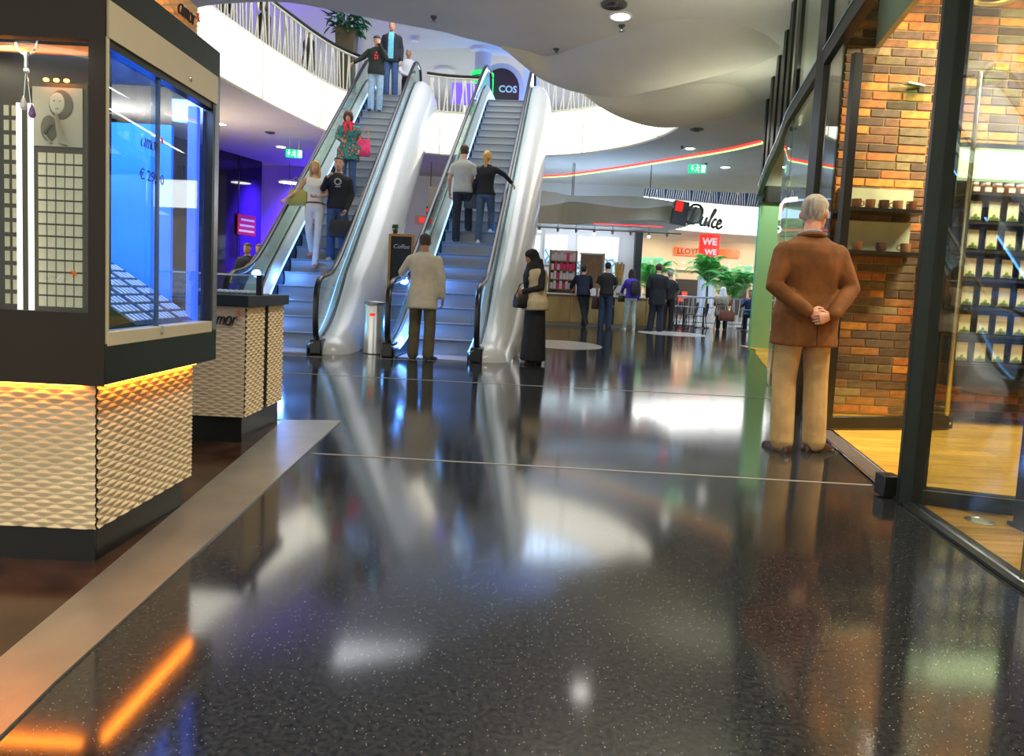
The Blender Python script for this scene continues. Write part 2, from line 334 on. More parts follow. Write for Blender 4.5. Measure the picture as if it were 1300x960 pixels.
# ------------------------------------------------------------------ ceiling with the atrium opening, pads, upper storey
AT = catmull([(-4.05, 9.85), (-4.73, 10.1), (-5.4, 10.7), (-5.8, 11.6), (-5.95, 12.6), (-5.9, 13.6), (-5.68, 15.1), (-5.45, 16.3), (-5.15, 17.6), (-4.75, 18.6), (-4.1, 19.45), (-3.3, 20.0), (-2.4, 20.35), (-1.4, 20.4), (-.4, 20.2), (.7, 19.8), (1.7, 19.2), (2.75, 18.0), (3.3, 16.8), (3.5, 15.76), (3.4, 15.0), (3.05, 14.5), (2.5, 14.25), (1.9, 13.85), (1.45, 13.6), (1.15, 13.3), (1.0, 12.75), (.85, 12.2), (.31, 11.85), (-.39, 11.1), (-.97, 10.75), (-1.28, 10.55), (-1.95, 10.3), (-2.67, 9.98), (-3.31, 9.75)], 4)
def slab(name, outer, hole, z, m, th=.05):
    bm = bmesh.new(); es = []
    for lp in (outer, hole):
        if not lp: continue
        vs = [bm.verts.new((x, y, z)) for x, y in lp]
        es += [bm.edges.new((vs[i], vs[(i + 1) % len(vs)])) for i in range(len(vs))]
    bmesh.ops.triangle_fill(bm, use_beauty=True, edges=es)
    r = bmesh.ops.extrude_face_region(bm, geom=bm.faces[:]); bmesh.ops.translate(bm, verts=[v for v in r['geom'] if isinstance(v, bmesh.types.BMVert)], vec=(0, 0, th))
    bmesh.ops.recalc_face_normals(bm, faces=bm.faces)
    me = bpy.data.meshes.new(name); bm.to_mesh(me); bm.free(); me.materials.append(m)
    o = bpy.data.objects.new(name, me); COL.objects.link(o); o['kind'] = 'structure'; return o
edge2 = [(-16, 24.6), (17, 24.6)]
slab('ceiling', [(-16, -5), (17, -5)] + edge2[::-1], AT, 4.83, plaster)
slab('floor_upper', [(-16, -5), (17, -5)] + edge2[::-1], AT, 6.0, mat('upper_floor', (.25, .24, .24), .2))
def pad(idx, Fp, Sp):
    n = len(Fp); Fc = [Vector(p) for p in Fp]; Sc = [Vector(p) for p in Sp]
    def rs(P, k=5):
        out = []
        for i in range(n - 1):
            p = [P[max(0, min(n - 1, i + j))] for j in (-1, 0, 1, 2)]
            for q in range(k):
                t = q / k; out.append(.5 * (2 * p[1] + (p[2] - p[0]) * t + (2 * p[0] - 5 * p[1] + 4 * p[2] - p[3]) * t * t + (3 * p[1] - p[0] - 3 * p[2] + p[3]) * t ** 3))
        return out + [P[-1]]
    Fc, Sc = rs(Fc), rs(Sc); rows = []; nv = 16
    for f, s in zip(Fc, Sc):
        row = []
        for k in range(nv + 1):
            v = k / nv; h = f.lerp(s, v); h.z = f.z + (s.z - f.z) * min(1, (1 - (1 - v) ** 2.2)) ; row.append(h)
        b = s.copy(); b.y += .10; b.z = min(4.83, s.z + .10); row.append(b)
        b = s.copy(); b.y += .22; b.z = 4.84; row.append(b); rows.append(row)
    g = G(); m = len(rows[0]); g.v = [tuple(p) for r in rows for p in r]
    g.f = [(i * m + k, (i + 1) * m + k, (i + 1) * m + k + 1, i * m + k + 1) for i in range(len(rows) - 1) for k in range(m - 1)]; g.m = [0] * len(g.f)
    o = struct('ceiling_bulge', g, plaster)
pad(1, [(-0.4, 11.04, 4.84), (-0.0, 11.2, 4.84), (0.37, 11.4, 4.84), (0.86, 10.83, 4.84), (1.47, 10.15, 4.84), (2.03, 9.65, 4.84), (2.74, 9.67, 4.84), (3.35, 10.02, 4.84), (3.75, 10.47, 4.84)],
    [(-0.38, 11.02, 4.8), (-0.09, 11.35, 4.68), (0.31, 11.77, 4.55), (0.94, 12.07, 4.46), (1.63, 12.12, 4.44), (2.34, 11.7, 4.5), (3.01, 11.29, 4.6), (3.54, 11.03, 4.7), (3.82, 10.71, 4.8)])
pad(2, [(1.09, 13.43, 4.84), (1.62, 13.23, 4.84), (2.2, 13.14, 4.84), (2.65, 12.86, 4.84), (2.99, 12.51, 4.84), (3.43, 12.35, 4.84), (3.92, 12.55, 4.84), (4.32, 13.03, 4.84)],
    [(1.15, 13.35, 4.78), (1.48, 13.51, 4.62), (1.9, 13.73, 4.5), (2.52, 14.14, 4.46), (3.05, 14.17, 4.46), (3.56, 14.01, 4.54), (4.0, 13.81, 4.62), (4.42, 13.47, 4.78)])
upperwhite = mat('upper_white_plaster', (.66, .66, .68), .8)
slab('ceiling_upper', [(-16, 3), (17, 3), (17, 48), (-16, 48)], None, 9.6, upperwhite, .1)
g = G(); g.box(17, 17.2, 3, 48, 6, 9.7); struct('wall_upper_right', g, upperwhite)
g = G(); g.box(-16, 17, 2.8, 3, 6, 9.7); struct('wall_upper_front', g, upperwhite)
g = G(); g.box(-16, -6, 36, 36.2, 6, 9.7); struct('wall_upper_back', g, upperwhite)
g = G(); g.box(-13.2, -13, 3, 48, 6, 9.7); struct('wall_upper_left', g, mat('violet_wall_paint', (.34, .26, .8), .7))
# backlit fascia round the opening, panel by panel
def fascia(path, name, z0, z1, closed, step, m=lightpanel, mtrim=railcream):
    root = thing(name, None, None); root['kind'] = 'structure'; n = len(path); P = path + ([path[0]] if closed else [])
    for a in range(0, len(P) - 1, step):
        seg = P[a:a + step + 1]
        g = G(); rows = []
        for i, (x, y) in enumerate(seg):
            q = seg[min(i + 1, len(seg) - 1)]; p = seg[max(i - 1, 0)]; t = Vector((q[0] - p[0], q[1] - p[1])).normalized(); nx, ny = t.y, -t.x
            sh = t * (.012 if i == 0 else (-.012 if i == len(seg) - 1 else 0)); x += sh.x; y += sh.y
            rows.append([(x, y, z0 + .05), (x, y, z1 - .05), (x + nx * .05, y + ny * .05, z1 - .05), (x + nx * .05, y + ny * .05, z0 + .05)])
        g.loft(rows); g.build('light_panel', m, root)
        g = G(); (x, y), (x2, y2) = seg[0], seg[1]; t = Vector((x2 - x, y2 - y)).normalized(); x += t.y * .055; y -= t.x * .055; g.bar((x, y, z0 + .04), (x, y, z1 - .04), .035, .03, up=(t.x, t.y, 0)); g.build('joint_cover', mtrim, root)
    for z in (z0 + .035, z1 - .025):
        g = G(); g.tube([(x, y, z) for x, y in path], .04, 6, closed=closed); g.build('edge_trim', mtrim, root)
    return root
fascia(AT, 'trim_20', 4.83, 6.06, True, 8)
F2 = catmull([(-9, 31.0), (-4, 32.2), (1.5, 33.0), (6, 35.0), (11, 36.8), (17, 37.5)], 4, False)
fascia(F2, 'trim_21', 4.5, 6.05, False, 2, m=mat('far_backlit_panel', (.9, .9, .9), .4, emit=(1, .98, .92), es=2.2))
g = G(); g.prism([(x, y + .06) for x, y in F2] + [(20, 48), (-16, 48)], 4.5, 4.8); struct('ceiling_far', g, plaster)
g = G(); g.box(-16, 20, 47, 47.2, 6, 10.5); struct('wall_far_upper', g, mat('far_upper_wall', (.35, .5, .85), .7))
g = G(); g.prism([(x, y + .02) for x, y in F2] + [(20, 48), (-16, 48)], 6.0, 6.05); struct('floor_far_upper', g, plaster)
# balustrade of slanting bars on the opening's rim
bars = thing('balustrade', 'curved balustrade of slanting ivory bars with black handrail round the escalator opening', 'railing')
L = [0]
for p, q in zip(AT, AT[1:] + AT[:1]): L.append(L[-1] + math.dist(p, q))
def atp(s):
    for i in range(len(AT)):
        if L[i] <= s <= L[i + 1]:
            t = (s - L[i]) / (L[i + 1] - L[i]); p, q = AT[i], AT[(i + 1) % len(AT)]; d = Vector((q[0] - p[0], q[1] - p[1], 0)).normalized()
            return Vector((p[0] + (q[0] - p[0]) * t, p[1] + (q[1] - p[1]) * t, 0)) - Vector((d.y, -d.x, 0)) * .05, d
barme = G().box(-.021, .021, -.012, .012, 0, 1.02).mesh('bar', railcream, False)
s = 3.0; k = 0
gaps = [(-4.35, -2.85), (-1.25, .45)]     # escalator landings
endS = next(L[i] for i in range(len(AT)) if AT[i][1] < 15.0 and AT[i][0] > 3 and i > 40)
while s < endS:
    p, d = atp(s); s += .115; k += 1
    if p.y > 19 and any(a < p.x < b for a, b in gaps): continue
    o = bpy.data.objects.new('bar', barme); COL.objects.link(o); o.parent = bars
    lean = (.13, -.10, .05, .16, -.14, .08)[(k // 3) % 6] if k % 2 else -.05
    zx = (Vector((0, 0, 1)) + d * lean).normalized(); xx = (d - zx * d.dot(zx)).normalized(); yy = zx.cross(xx)
    M = Matrix((xx, yy, zx)).transposed().to_4x4(); M.translation = Vector((p.x, p.y, 6.06)); o.matrix_world = M
runs = []; cur = []
for i in range(0, 400):
    q = 3.0 + (endS - 3.0) * i / 399; p, d = atp(q)
    if p.y > 19 and any(a < p.x < b for a, b in gaps):
        if len(cur) > 2: runs.append(cur)
        cur = []
    else: cur.append(p)
runs.append(cur)
for r_ in runs:
    g = G(); g.tube([(p.x, p.y, 7.13) for p in r_[::3] + [r_[-1]]], .042, 8); g.build('handrail', rubber, bars)
    g = G(); g.tube([(p.x, p.y, 7.06) for p in r_[::3] + [r_[-1]]], .03, 6); g.build('top_rail', railcream, bars)
    g = G(); g.tube([(p.x, p.y, 6.1) for p in r_[::3] + [r_[-1]]], .022, 6); g.build('bottom_rail', railcream, bars)
# far balustrade: bars too small to pick apart
fb = thing('far_balustrade', 'distant balustrade of slanting bars above the white light band of the second court', 'railing')
g = G(); k = 0
for (x0, y0), (x1, y1) in zip(F2, F2[1:]):
    n = max(1, int(math.dist((x0, y0), (x1, y1)) / .13))
    for i in range(n):
        t = i / n; k += 1; x = x0 + (x1 - x0) * t; y = y0 + (y1 - y0) * t + .1; ln = (.18, -.1, .12)[(k // 4) % 3]
        g.bar((x, y, 6.06), (x + ln, y, 7.1), .03, .03)
g.build('bars', railcream, fb, smooth=False, kind='stuff')
g = G(); g.tube([(x, y + .1, 7.12) for x, y in F2], .045, 6); g.build('handrail', rubber, fb)
# curved red and green light line under the far ceiling
for off, c, nm in ((0, (1, .05, .04), 'red'), (.12, (.55, 1, .25), 'green')):
    pts = catmull([(.2, 23.3), (1.4, 22.5), (2.8, 20.85), (4.22, 18.9), (5.15, 17.5), (5.61, 16.5)], 5, False)
    g = G(); rows = [[(x + off * .7, y + off, 4.795), (x + off * .7, y + off, 4.828), (x + .07 + off * .7, y + .1 + off, 4.828), (x + .07 + off * .7, y + .1 + off, 4.795)] for x, y in pts]
    g.loft(rows); tag(g.build('light_line', mat(nm + '_light_line', c, .4, emit=c, es=1.1)), 'curved thin %s light line set in the ceiling beyond the opening' % nm, 'ceiling light')
# ceiling fittings
def downlight(x, y, label, r=.11, z=4.83, grp=None, glow=lampglow):
    t = thing('downlight', label, 'ceiling light', (x, y, z - .012), 0, grp)
    g = G(); g.lathe([(r * 1.25, .012), (r * 1.25, -.004), (r, -.008), (r, .0)], n=20); g.build('rim', whitep, t)
    g = G(); g.lathe([(r * .97, -.002), (r * .5, -.006), (.001, -.007)], n=20); g.build('lens', glow, t)
downlight(-7.56, 17.56, 'round lit downlight in the left ceiling beside the curved light band')
downlight(-6.95, 20.18, 'round lit downlight in the left ceiling near the exit sign', .13)
downlight(1.26, 9.66, 'round lit downlight in the grey ceiling above the aisle', .13)
downlight(4.27, 17.73, 'round lit downlight in the bluish ceiling below the hanging bulges', .12)
downlight(5.86, 19.99, 'round lit downlight right of the green exit sign over the cafe', .13)
for x, y, r_, lb in ((1.12, 9.29, .17, 'round dark vent in the grey ceiling beside the lit downlight'), (3.92, 15.75, .15, 'round dark vent in the bluish ceiling just behind the lower bulge'), (-6.6, 18.3, .13, 'small flat vent in the left ceiling')):
    t = thing('ceiling_vent', lb, 'vent', (x, y, 4.818)); g = G(); g.lathe([(r_, .012), (r_, -.01), (r_ * .8, -.016)], n=22); g.build('plate', mat('vent_grey', (.10, .10, .09), .6), t)
    g = G(); [g.tube([(r_ * q * math.cos(k * pi / 10), r_ * q * math.sin(k * pi / 10), -.017) for k in range(20)], .006, 5, closed=True) for q in (.3, .5, .7)]; g.build('slot_rings', black, t)
for x, y, lb in ((1.33, 9.99, 'small dark ceiling sprinkler just behind the lit downlight'), (.47, 11.06, 'small dark ceiling sprinkler near the edge of the opening'), (-1.33, 10.01, 'small dark ceiling sprinkler left over the escalators'), (4.04, 17.6, 'small dark spotlight beside the downlight below the bulges'), (5.2, 19.6, 'small dark spotlight right of the green exit sign'), (-7.0, 15.9, 'tiny sprinkler in the left ceiling under the light band')):
    t = thing('sprinkler', lb, 'ceiling fitting', (x, y, 4.83)); g = G(); g.lathe([(.045, 0), (.045, -.02), (.02, -.03), (.02, -.07)], n=12); g.build('body', mat('fitting_grey', (.08, .08, .075), .5), t)
    g = G(); g.lathe([(.035, -.07), (.035, -.085)], n=12); g.build('deflector', steel, t)
def exit_sign(x, y, z, label, rz, wide=.5):
    t = thing('exit_sign', label, 'exit sign', (x, y, z), rz); gm = mat('exit_green', (0, .45, .15), .4, emit=(0, .75, .25), es=.8)
    g = G(); g.box(-wide / 2, wide / 2, -.03, .03, -.11, .11); g.build('box', gm, t, bevel=.008)
    g = G(); g.bar((-.12, 0, .1), (-.12, 0, 4.83 - z), .015, .015); g.bar((.12, 0, .1), (.12, 0, 4.83 - z), .015, .015); g.build('hanger', steel, t)
    wm = mat('exit_white', (.9, .95, .9), .4, emit=(.9, 1, .92), es=1.0)
    g = G(); g.xz([(-.17, .02), (-.13, -.06), (-.09, .02), (-.115, .02), (-.115, .08), (-.145, .08), (-.145, .02)], -.034, -.031); g.build('arrow', wm, t)
    g = G(); g.xz([(.10, -.09), (.2, -.09), (.2, .09), (.10, .09)], -.034, -.031); g.build('doorway_symbol', wm, t)
    g = G(); g.xz([(.0, .085), (.03, .085), (.03, .055), (0, .055)], -.034, -.031)
    for p, q in (((.01, .05), (-.01, -.01)), ((-.01, -.01), (.04, -.04)), ((.04, -.04), (.03, -.09)), ((-.01, -.01), (-.03, -.05)), ((-.03, -.05), (-.07, -.05)), ((.01, .045), (.05, .02)), ((.01, .045), (-.04, .02))):
        g.bar((p[0], -.0325, p[1]), (q[0], -.0325, q[1]), .018, .003, up=(0, 1, 0))
    g.build('running_figure', wm, t)
exit_sign(4.67, 18.45, 4.45, 'green exit sign with running figure hanging over the cafe aisle', R(-8), .46)
exit_sign(-6.16, 18.92, 4.42, 'small green exit sign hanging in the left aisle by the violet wall', R(15), .42)

# ------------------------------------------------------------------ left aisle: dark shop front and violet wall
g = G(); g.box(-12, -5.5, 23.6, 23.8, 0, 4.83); struct('wall_violet', g, mat('violet_paint', (.20, .10, .85), .55))
ds = thing('wall_left', None, None, (-9.0, 21.9, 0), R(-17.9)); ds['kind'] = 'structure'
g = G(); g.box(-.1, .1, -7, 1.2, 0, 4.83); g.build('cladding', mat('black_gloss', (.006, .006, .012), .06, spec=.8), ds)
for yy in (-4.6, -3.0, -1.4, .1):
    g = G(); g.box(.1, .115, yy - .02, yy + .02, 0, 4.8); g.build('joint_strip', black, ds)
g = G(); g.box(.13, .17, .0, .85, 2.35, 3.0); sg = thing('hanging_sign', 'red and white striped sign on the dark glossy shop front at left', 'sign', ds.location, ds.rotation_euler[2]); g.build('panel', redmatte, sg)
for z in (2.45, 2.62, 2.80): G().box(.171, .176, -.0 + .06 + (z - 2.5) * .3, .78, z, z + .07).build('stripe', whitep, sg)
t = thing('pendant_disc_lamp', 'white lit disc lamp hanging before the violet wall', 'lamp', (-7.58, 22.86, 4.2))
g = G(); g.lathe([(.33, .03), (.35, 0), (.33, -.03)], n=28); g.build('rim', whitep, t); g = G(); g.lathe([(.32, -.031), (.01, -.04)], n=28); g.build('diffuser', lampglow, t); g = G(); g.cyl((0, 0), .008, .03, .63, 6); g.build('cord', black, t)
pic = thing('wall_picture', 'dark grey portrait print on the violet wall behind the left handrail', 'picture', (-6.1, 23.57, 1.7)); G().box(-.3, .3, 0, .03, 0, 1.2).build('board', mat('grey_print', (.10, .06, .3), .5, var=.6, vscale=5), pic)
# ------------------------------------------------------------------ escalators
T35 = math.tan(R(35)); S0 = .65; RUN = 6.05 / T35; S1 = S0 + RUN; RISE = 6.05 / 26; GO = RUN / 26
def sp(x): return x if x > 30 else math.log1p(math.exp(x))
def zp(s): k = .22; return T35 * k * (sp((s - S0 - .05) / k) - sp((s - S1 - .05) / k))
def q0(s): return max(.30, min(1, .3 + s / 1.6 * .7))
stepm = striped('step_metal', (.22, .23, .23), (.42, .43, .43), 28, 'X', .5, .25)
skirtm = mat('blue_black_skirt', (.03, .05, .10), .22, .6)
deckm = mat('deck_metal', (.55, .60, .58), .3, .4)
SS = [-.2 + i * .2 for i in range(55)]   # along the run, to s = 10.6
def vsheet(g, lo, hi, th, SSx):          # thin sheet between two (x, offset) lines following the run
    rows = []
    for s in SSx:
        z = zp(s); q = q0(s); (xa, za), (xb, zb) = lo, hi
        a = Vector((xa, s, z + za * q)); b = Vector((xb, s, z + zb * (q if zb < .9 else 1)))
        nrm = Vector((b.z - a.z, 0, -(b.x - a.x))).normalized() * th
        rows.append([a, b, b + nrm, a + nrm])
    g.loft(rows); return g
def escalator(label, loc, yaw, left_w):
    e = thing('escalator', label, 'escalator', loc, -yaw)
    me = None
    for i in range(26):
        g = G(); pr = [(0, -RISE), (.035, -RISE * .75), (.045, -RISE * .4), (.03, -.03), (.0, -.008), (.0, 0), (GO + .04, 0), (GO + .04, -.05), (.10, -.06), (.09, -RISE)]
        if me is None:
            g.loft([[(x, y, z) for y, z in pr] for x in (-.5, .5)]); G_ = g; me = g.mesh('step', [stepm])
        o = bpy.data.objects.new('step', me); COL.objects.link(o); o.parent = e; o.location = (0, S0 + i * GO, (i + 1) * RISE)
    g = G(); g.box(-.5, .5, -.1, S0 + .02, -.02, .012); g.build('landing_plate', striped('comb_plate', (.3, .3, .31), (.5, .5, .5), 20, 'X'), e)
    g = G(); g.box(-.5, .5, S1 + .01, 10.6, 6.0, 6.062); g.build('landing_plate', MATS['comb_plate'], e)
    g = G(); rows = []
    for s in SS: rows.append([(-.52, s, zp(s) - .45), (.52, s, zp(s) - .45), (.52, s, zp(s) - .4), (-.52, s, zp(s) - .4)])
    rows = [[(x, y, max(-.05, z)) for x, y, z in r] for r in rows]; g.loft(rows); g.build('inner_tray', black, e)
    for sx in (-1, 1):
        g = vsheet(G(), (sx * .512, -.2), (sx * .512, .44), .012 * sx, SS); g.build('skirt_panel', skirtm, e)
        g = vsheet(G(), (sx * .51, .44), (sx * .60, .58), .012, SS); g.build('inner_deck', deckm, e)
        g = G(); g.tube([(sx * .650, s, zp(s) + .565 * q0(s)) for s in SS[2:]], .011, 6); g.build('base_trim', mat('dark_blue_trim', (.01, .03, .10), .3, .4), e)
        g = G(); g.tube([(sx * .500, s, zp(s) + .40 * q0(s)) for s in SS[1:]], .013, 6); g.build('led_strip', ledblue, e)
        st = [-.2, .9, 2.4, 3.9, 5.4, 6.9, 8.4, 9.6, 10.4]
        for a, b in zip(st, st[1:]):
            sx_ = [a + .006 + (b - a - .012) * k / 8 for k in range(9)]
            g = G(); rows = []
            for s in sx_:
                top = zp(s) + 1.05
                if s < .1: top = .16 + .89 * math.sqrt(max(0, 1 - ((.1 - s) / .31) ** 2))
                if s > 10.1: top = 6.2 + .9 * math.sqrt(max(0, 1 - ((s - 10.1) / .42) ** 2))
                bot = min(zp(s) + .54 * q0(s), top - .01)
                rows.append([(sx * .625, s, bot), (sx * .625, s, top), (sx * .637, s, top), (sx * .637, s, bot)])
            g.loft(rows); g.build('glass_panel', greenglass, e)
        hp = [(.06, .12), (-.10, .17), (-.19, .30), (-.23, .5), (-.23, .75), (-.19, .93), (-.08, 1.05), (.1, 1.10)] + [(s, zp(s) + 1.10) for s in SS if .25 < s < 10.0] + [(10.15, 7.15), (10.38, 7.08), (10.52, 6.9), (10.56, 6.65), (10.5, 6.4), (10.36, 6.25)]
        g = G(); g.tube([(sx * .631, y, z) for y, z in hp], .042, 10, flat=.75); g.build('handrail', rubber, e)
        g = G(); g.tube([(sx * .631, y, z - .035) for y, z in hp[7:-5]], .03, 8); g.build('handrail_guide', chrome, e)
        g = G(); g.box(sx * .631 - .085, sx * .631 + .085, -.2, .25, 0, .21); g.build('newel_box', black, e, bevel=.02)
        g = G(); g.box(sx * .55 - .02, sx * .55 + .02, -.02, .1, .1, .16); g.build('step_light', ledblue, e)
    # white cladding shell each side and underneath
    prof_r = [(.62, .54), (.70, .60), (.85, .60), (1.0, .50), (1.12, .25), (1.19, -.1), (1.17, -.45), (1.0, -.75), (.7, -.88)]
    prof_l = [(-.7, -.88), (-left_w + .02, -.7), (-left_w, -.3), (-left_w, .3), (-left_w + .04, .52), (-.66, .57), (-.62, .54), (-.53, .2), (-.53, -.55), (.53, -.55), (.53, .2)]
    rows = []
    for s in [-.12, -.04, .08] + [.2 + i * .2 for i in range(52)]:
        z = zp(s); q = q0(s); pinch = 1 if s > .1 else math.sqrt(max(.02, 1 - ((.1 - s) / .24) ** 2)); row = []
        for x, o in prof_r + prof_l:
            xo = x
            if abs(x) < .6: row.append((x, s, max(0.0, z + (o * q if o > 0 else o)))); continue
            if x > .62: xo = .62 + (x - .62) * pinch * min(1.0, .75 + max(0, s) * .12)
            row.append((xo, s, max(.0, z + (o * q if o > 0 else o) * (pinch if o > 0 else 1))))
        rows.append(row)
    g = G(); g.loft(rows, caps=True); g.build('cladding', whiteclad, e)
    g = G(); g.box(-.6, .6, 10.3, 10.7, 5.5, 6.0); g.build('truss_end', black, e)
    return e
Y1, Y2 = R(-1.3), R(4.2)
E1 = escalator('left escalator carrying people down, white clad side, next to the black display kiosks', (-3.39, 9.75, 0), Y1, .95)
E2 = escalator('right escalator carrying a couple up, a man in cream jacket at its foot', (-1.11, 9.75, 0), Y2, .74)
def esc_pt(e, x, step, f=.45):    # stand on a tread of an escalator
    s = S0 + (step + f) * GO; o, yaw = ((-3.39, 9.75), Y1) if e == 1 else ((-1.11, 9.75), Y2)
    return (o[0] + x * math.cos(yaw) + s * math.sin(yaw), o[1] + s * math.cos(yaw) - x * math.sin(yaw), (step + 1) * RISE)
for e, o, yaw in ((1, (-3.39, 9.75), Y1), (2, (-1.11, 9.75), Y2)):
    for s, z in ((.5, .5), (1.6, 1.1)):
        lamp('POINT', 'comb_light', (o[0] - .42 * math.cos(yaw) + s * math.sin(yaw), o[1] + s, z), 11, (.1, .3, 1), .06)
# litter bin between the escalators
t = thing('litter_bin', 'brushed steel cylindrical litter bin between the two escalators', 'bin', (-2.03, 10.1, 0))
g = G(); g.lathe([(.15, 0), (.162, .01), (.162, .70), (.155, .72)], n=28); g.build('drum', steel, t)
g = G(); g.lathe([(.155, .72), (.165, .725), (.165, .76), (.15, .77), (.12, .75), (.01, .74)], n=28); g.build('lid_rim', mat('dark_steel', (.2, .2, .21), .35, .9), t)
g = G(); g.box(-.05, .03, -.166, -.158, .56, .60); g.build('red_label', red, t)
# chalkboard and pot
t = thing('chalkboard', 'wood framed chalkboard on legs with chalk writing behind the man in cream jacket', 'sign', (-1.92, 11.5, 0), R(2))
g = G(); g.box(-.19, .19, -.02, .02, .93, 1.83); g.build('board', mat('slate', (.02, .02, .018), .7, var=.3), t)
g = G()
for a in ((-.21, -.17, 0, 0), (.17, .21, 0, 0)): g.box(a[0], a[1], -.03, .03, .05, 1.86)
for z in (.90, 1.83): g.box(-.17, .17, -.03, .03, z, z + .04)
g.build('frame', mat('orange_wood', (.55, .25, .04), .5, var=.2, stretch=(8, 8, 1)), t)
G().box(-.17, .17, -.015, .015, .2, .86).build('lower_panel', mat('brown_board', (.22, .17, .12), .6, var=.15), t)
txt('Coffee', .10, mat('chalk', (.6, .6, .55), .9), t, frame((0, -.0215, 1.66), (1, 0, 0), (0, 0, 1)), .0005, .2)
p = thing('potted_herb', 'small dark potted plant on top of the chalkboard', 'plant', (-2.03, 11.5, 1.87)); g = G(); g.lathe([(.03, 0), (.045, .07)], n=12); g.build('pot', mat('dark_pot', (.05, .04, .035), .6), p)
g = G(); rnd = random.Random(3)
for k in range(14): g.ball((rnd.uniform(-.04, .04), rnd.uniform(-.04, .04), .09 + rnd.uniform(0, .05)), .025, .02, .02, 6)
g.build('foliage', mat('dark_leaf', (.03, .10, .02), .6), p)

# ------------------------------------------------------------------ jewellery kiosks
def relief(x0, x1, z0, z1, d=.012, LX=.085, LZ=.0176, nx=None):   # wave-shingle panel in x,z facing -y
    nx = nx or int((x1 - x0) / .0062); nz = int((z1 - z0) / .0029); g = G(); vs = []
    for j in range(nz + 1):
        for i in range(nx + 1):
            x = x0 + (x1 - x0) * i / nx; z = z0 + (z1 - z0) * j / nz; t = z / LZ; wv = .32 * math.sin(2 * pi * x / LX)
            k = math.floor(t); bk = lambda n: n + wv * (1 if n % 2 else -1)
            if t < bk(k): k -= 1
            elif t >= bk(k + 1): k += 1
            a, b = bk(k), bk(k + 1); f = (t - a) / max(.05, b - a); h = d * (b - a) / 1.6 * f ** .9 * min(1, (1 - f) * 3.5)
            vs.append((x, -h, z))
    fs = [(j * (nx + 1) + i, j * (nx + 1) + i + 1, (j + 1) * (nx + 1) + i + 1, (j + 1) * (nx + 1) + i) for j in range(nz) for i in range(nx)]
    g.add(vs, fs); return g
K = thing('display_kiosk', 'tall black jewellery display kiosk with blue lit glass side on an ivory wave-relief base', 'kiosk', (0, 0, 0))
X1, X0, Y0, YE = -1.36, -2.75, 2.28, 3.14; B0 = .655
g = G(); g.box(X0, -1.45, 2.38, 3.02, 0, .155); g.build('plinth', black, K, bevel=.004)
g = G(); g.box(X0, -1.445, 2.36, 3.05, .15, .655); g.build('base_core', mat('base_core', (.3, .26, .2), .7), K)
a = relief(0, .46, .135, .65); a.move(Matrix.Translation((-1.892, 2.35, 0))); o = a.build('relief_panel', ivory, K, fix=False)
for y0_, y1_ in ((2.352, 2.62), (2.623, 3.06)):
    a = relief(y0_, y1_, .135, .65); a.move(Matrix.Translation((-1.432, 0, 0)) @ Matrix.Rotation(R(90), 4, 'Z')); a.build('relief_panel', ivory, K, fix=False)
for bx in ((X0, -1.47, 2.325, 2.338, .646, .652), (-1.418, -1.405, 2.36, 3.04, .646, .652)):
    g = G(); g.box(*bx); g.build('orange_light_strip', ledorange, K)
# case body as frame members
g = G(); g.box(X0, X1, Y0, YE, .66, .80); g.build('case_base', greenblack, K, bevel=.003)
g = G(); g.box(X0, X1, Y0 - .006, Y0 - .001, .657, .90); g.box(X0, -1.412, Y0 - .006, Y0 + .03, 1.785, 2.04); g.box(-1.412, X1, Y0 - .006, Y0 - .001, .90, 2.04); g.box(X0, -1.412, Y0, Y0 + .03, .80, .90); g.box(-1.412, X1 - .003, Y0, Y0 + .01, .80, 1.92); g.build('front_frame', browncase, K)
g = G(); g.box(X0, X1, Y0, YE, 1.92, 2.035); g.build('header', greenblack, K, bevel=.003)
g = G(); g.box(X1 - .03, X1 + .004, Y0 + .012, YE - .03, 1.80, 1.92); g.build('cream_header_panel', cream, K)
g = G(); g.ball((X1 + .006, 2.85, 1.835), .008, .010, .010, 8); g.build('lock', steel, K)
g = G(); g.box(X1 - .05, X1 + .002, Y0 + .012, YE - .05, .79, .84); g.build('sill', cream, K, bevel=.003)
g = G(); g.box(X1 - .02, X1 + .001, 2.285, 2.30, .80, 1.80); g.build('side_post', cream, K)
g = G(); g.box(X1 - .045, X1, 3.075, YE, .80, 1.92); g.box(X1 - .045, X1 - .004, 2.30, 3.075, 1.772, 1.80); g.build('gasket', black, K)
g = G(); g.box(X1 - .03, X1 + .001, 3.095, 3.135, .80, 1.92); g.build('corner_post', mat('violet_steel', (.30, .32, .42), .25, .8), K)
g = G(); g.box(X1 - .022, X1 - .017, 2.302, 2.66, .84, 1.775); g.build('sliding_glass', blueglass, K)
g = G(); g.box(X1 - .038, X1 - .033, 2.63, 3.07, .84, 1.775); g.build('sliding_glass', blueglass, K)
g = G(); g.box(X1 - .024, X1 - .012, 2.635, 2.648, .84, 1.775); g.build('glass_edge', mat('blue_edge', (.05, .12, .3), .2), K)
g = G(); g.box(X1 - .02, X1 + .006, 2.635, 2.655, .815, .84); g.build('lock', chrome, K)
g = G(); g.box(X1 - .09, X1 - .05, 3.03, 3.06, .84, 1.77); g.build('blue_light_post', mat('blue_post', (.1, .2, .9), .3, emit=(.06, .14, .9), es=.9), K)
bluewall = mat('blue_backlit_wall', (.05, .25, .9), .35, emit=(.02, .19, .95), es=.6, var=.25, vscale=2)
g = G(); g.box(-1.98, -1.96, 2.54, 3.10, .84, 1.90); g.build('backlit_wall', bluewall, K)
g = G(); g.box(-1.96, -1.555, 3.10, 3.12, .84, 1.70); g.build('backlit_wall', bluewall, K)
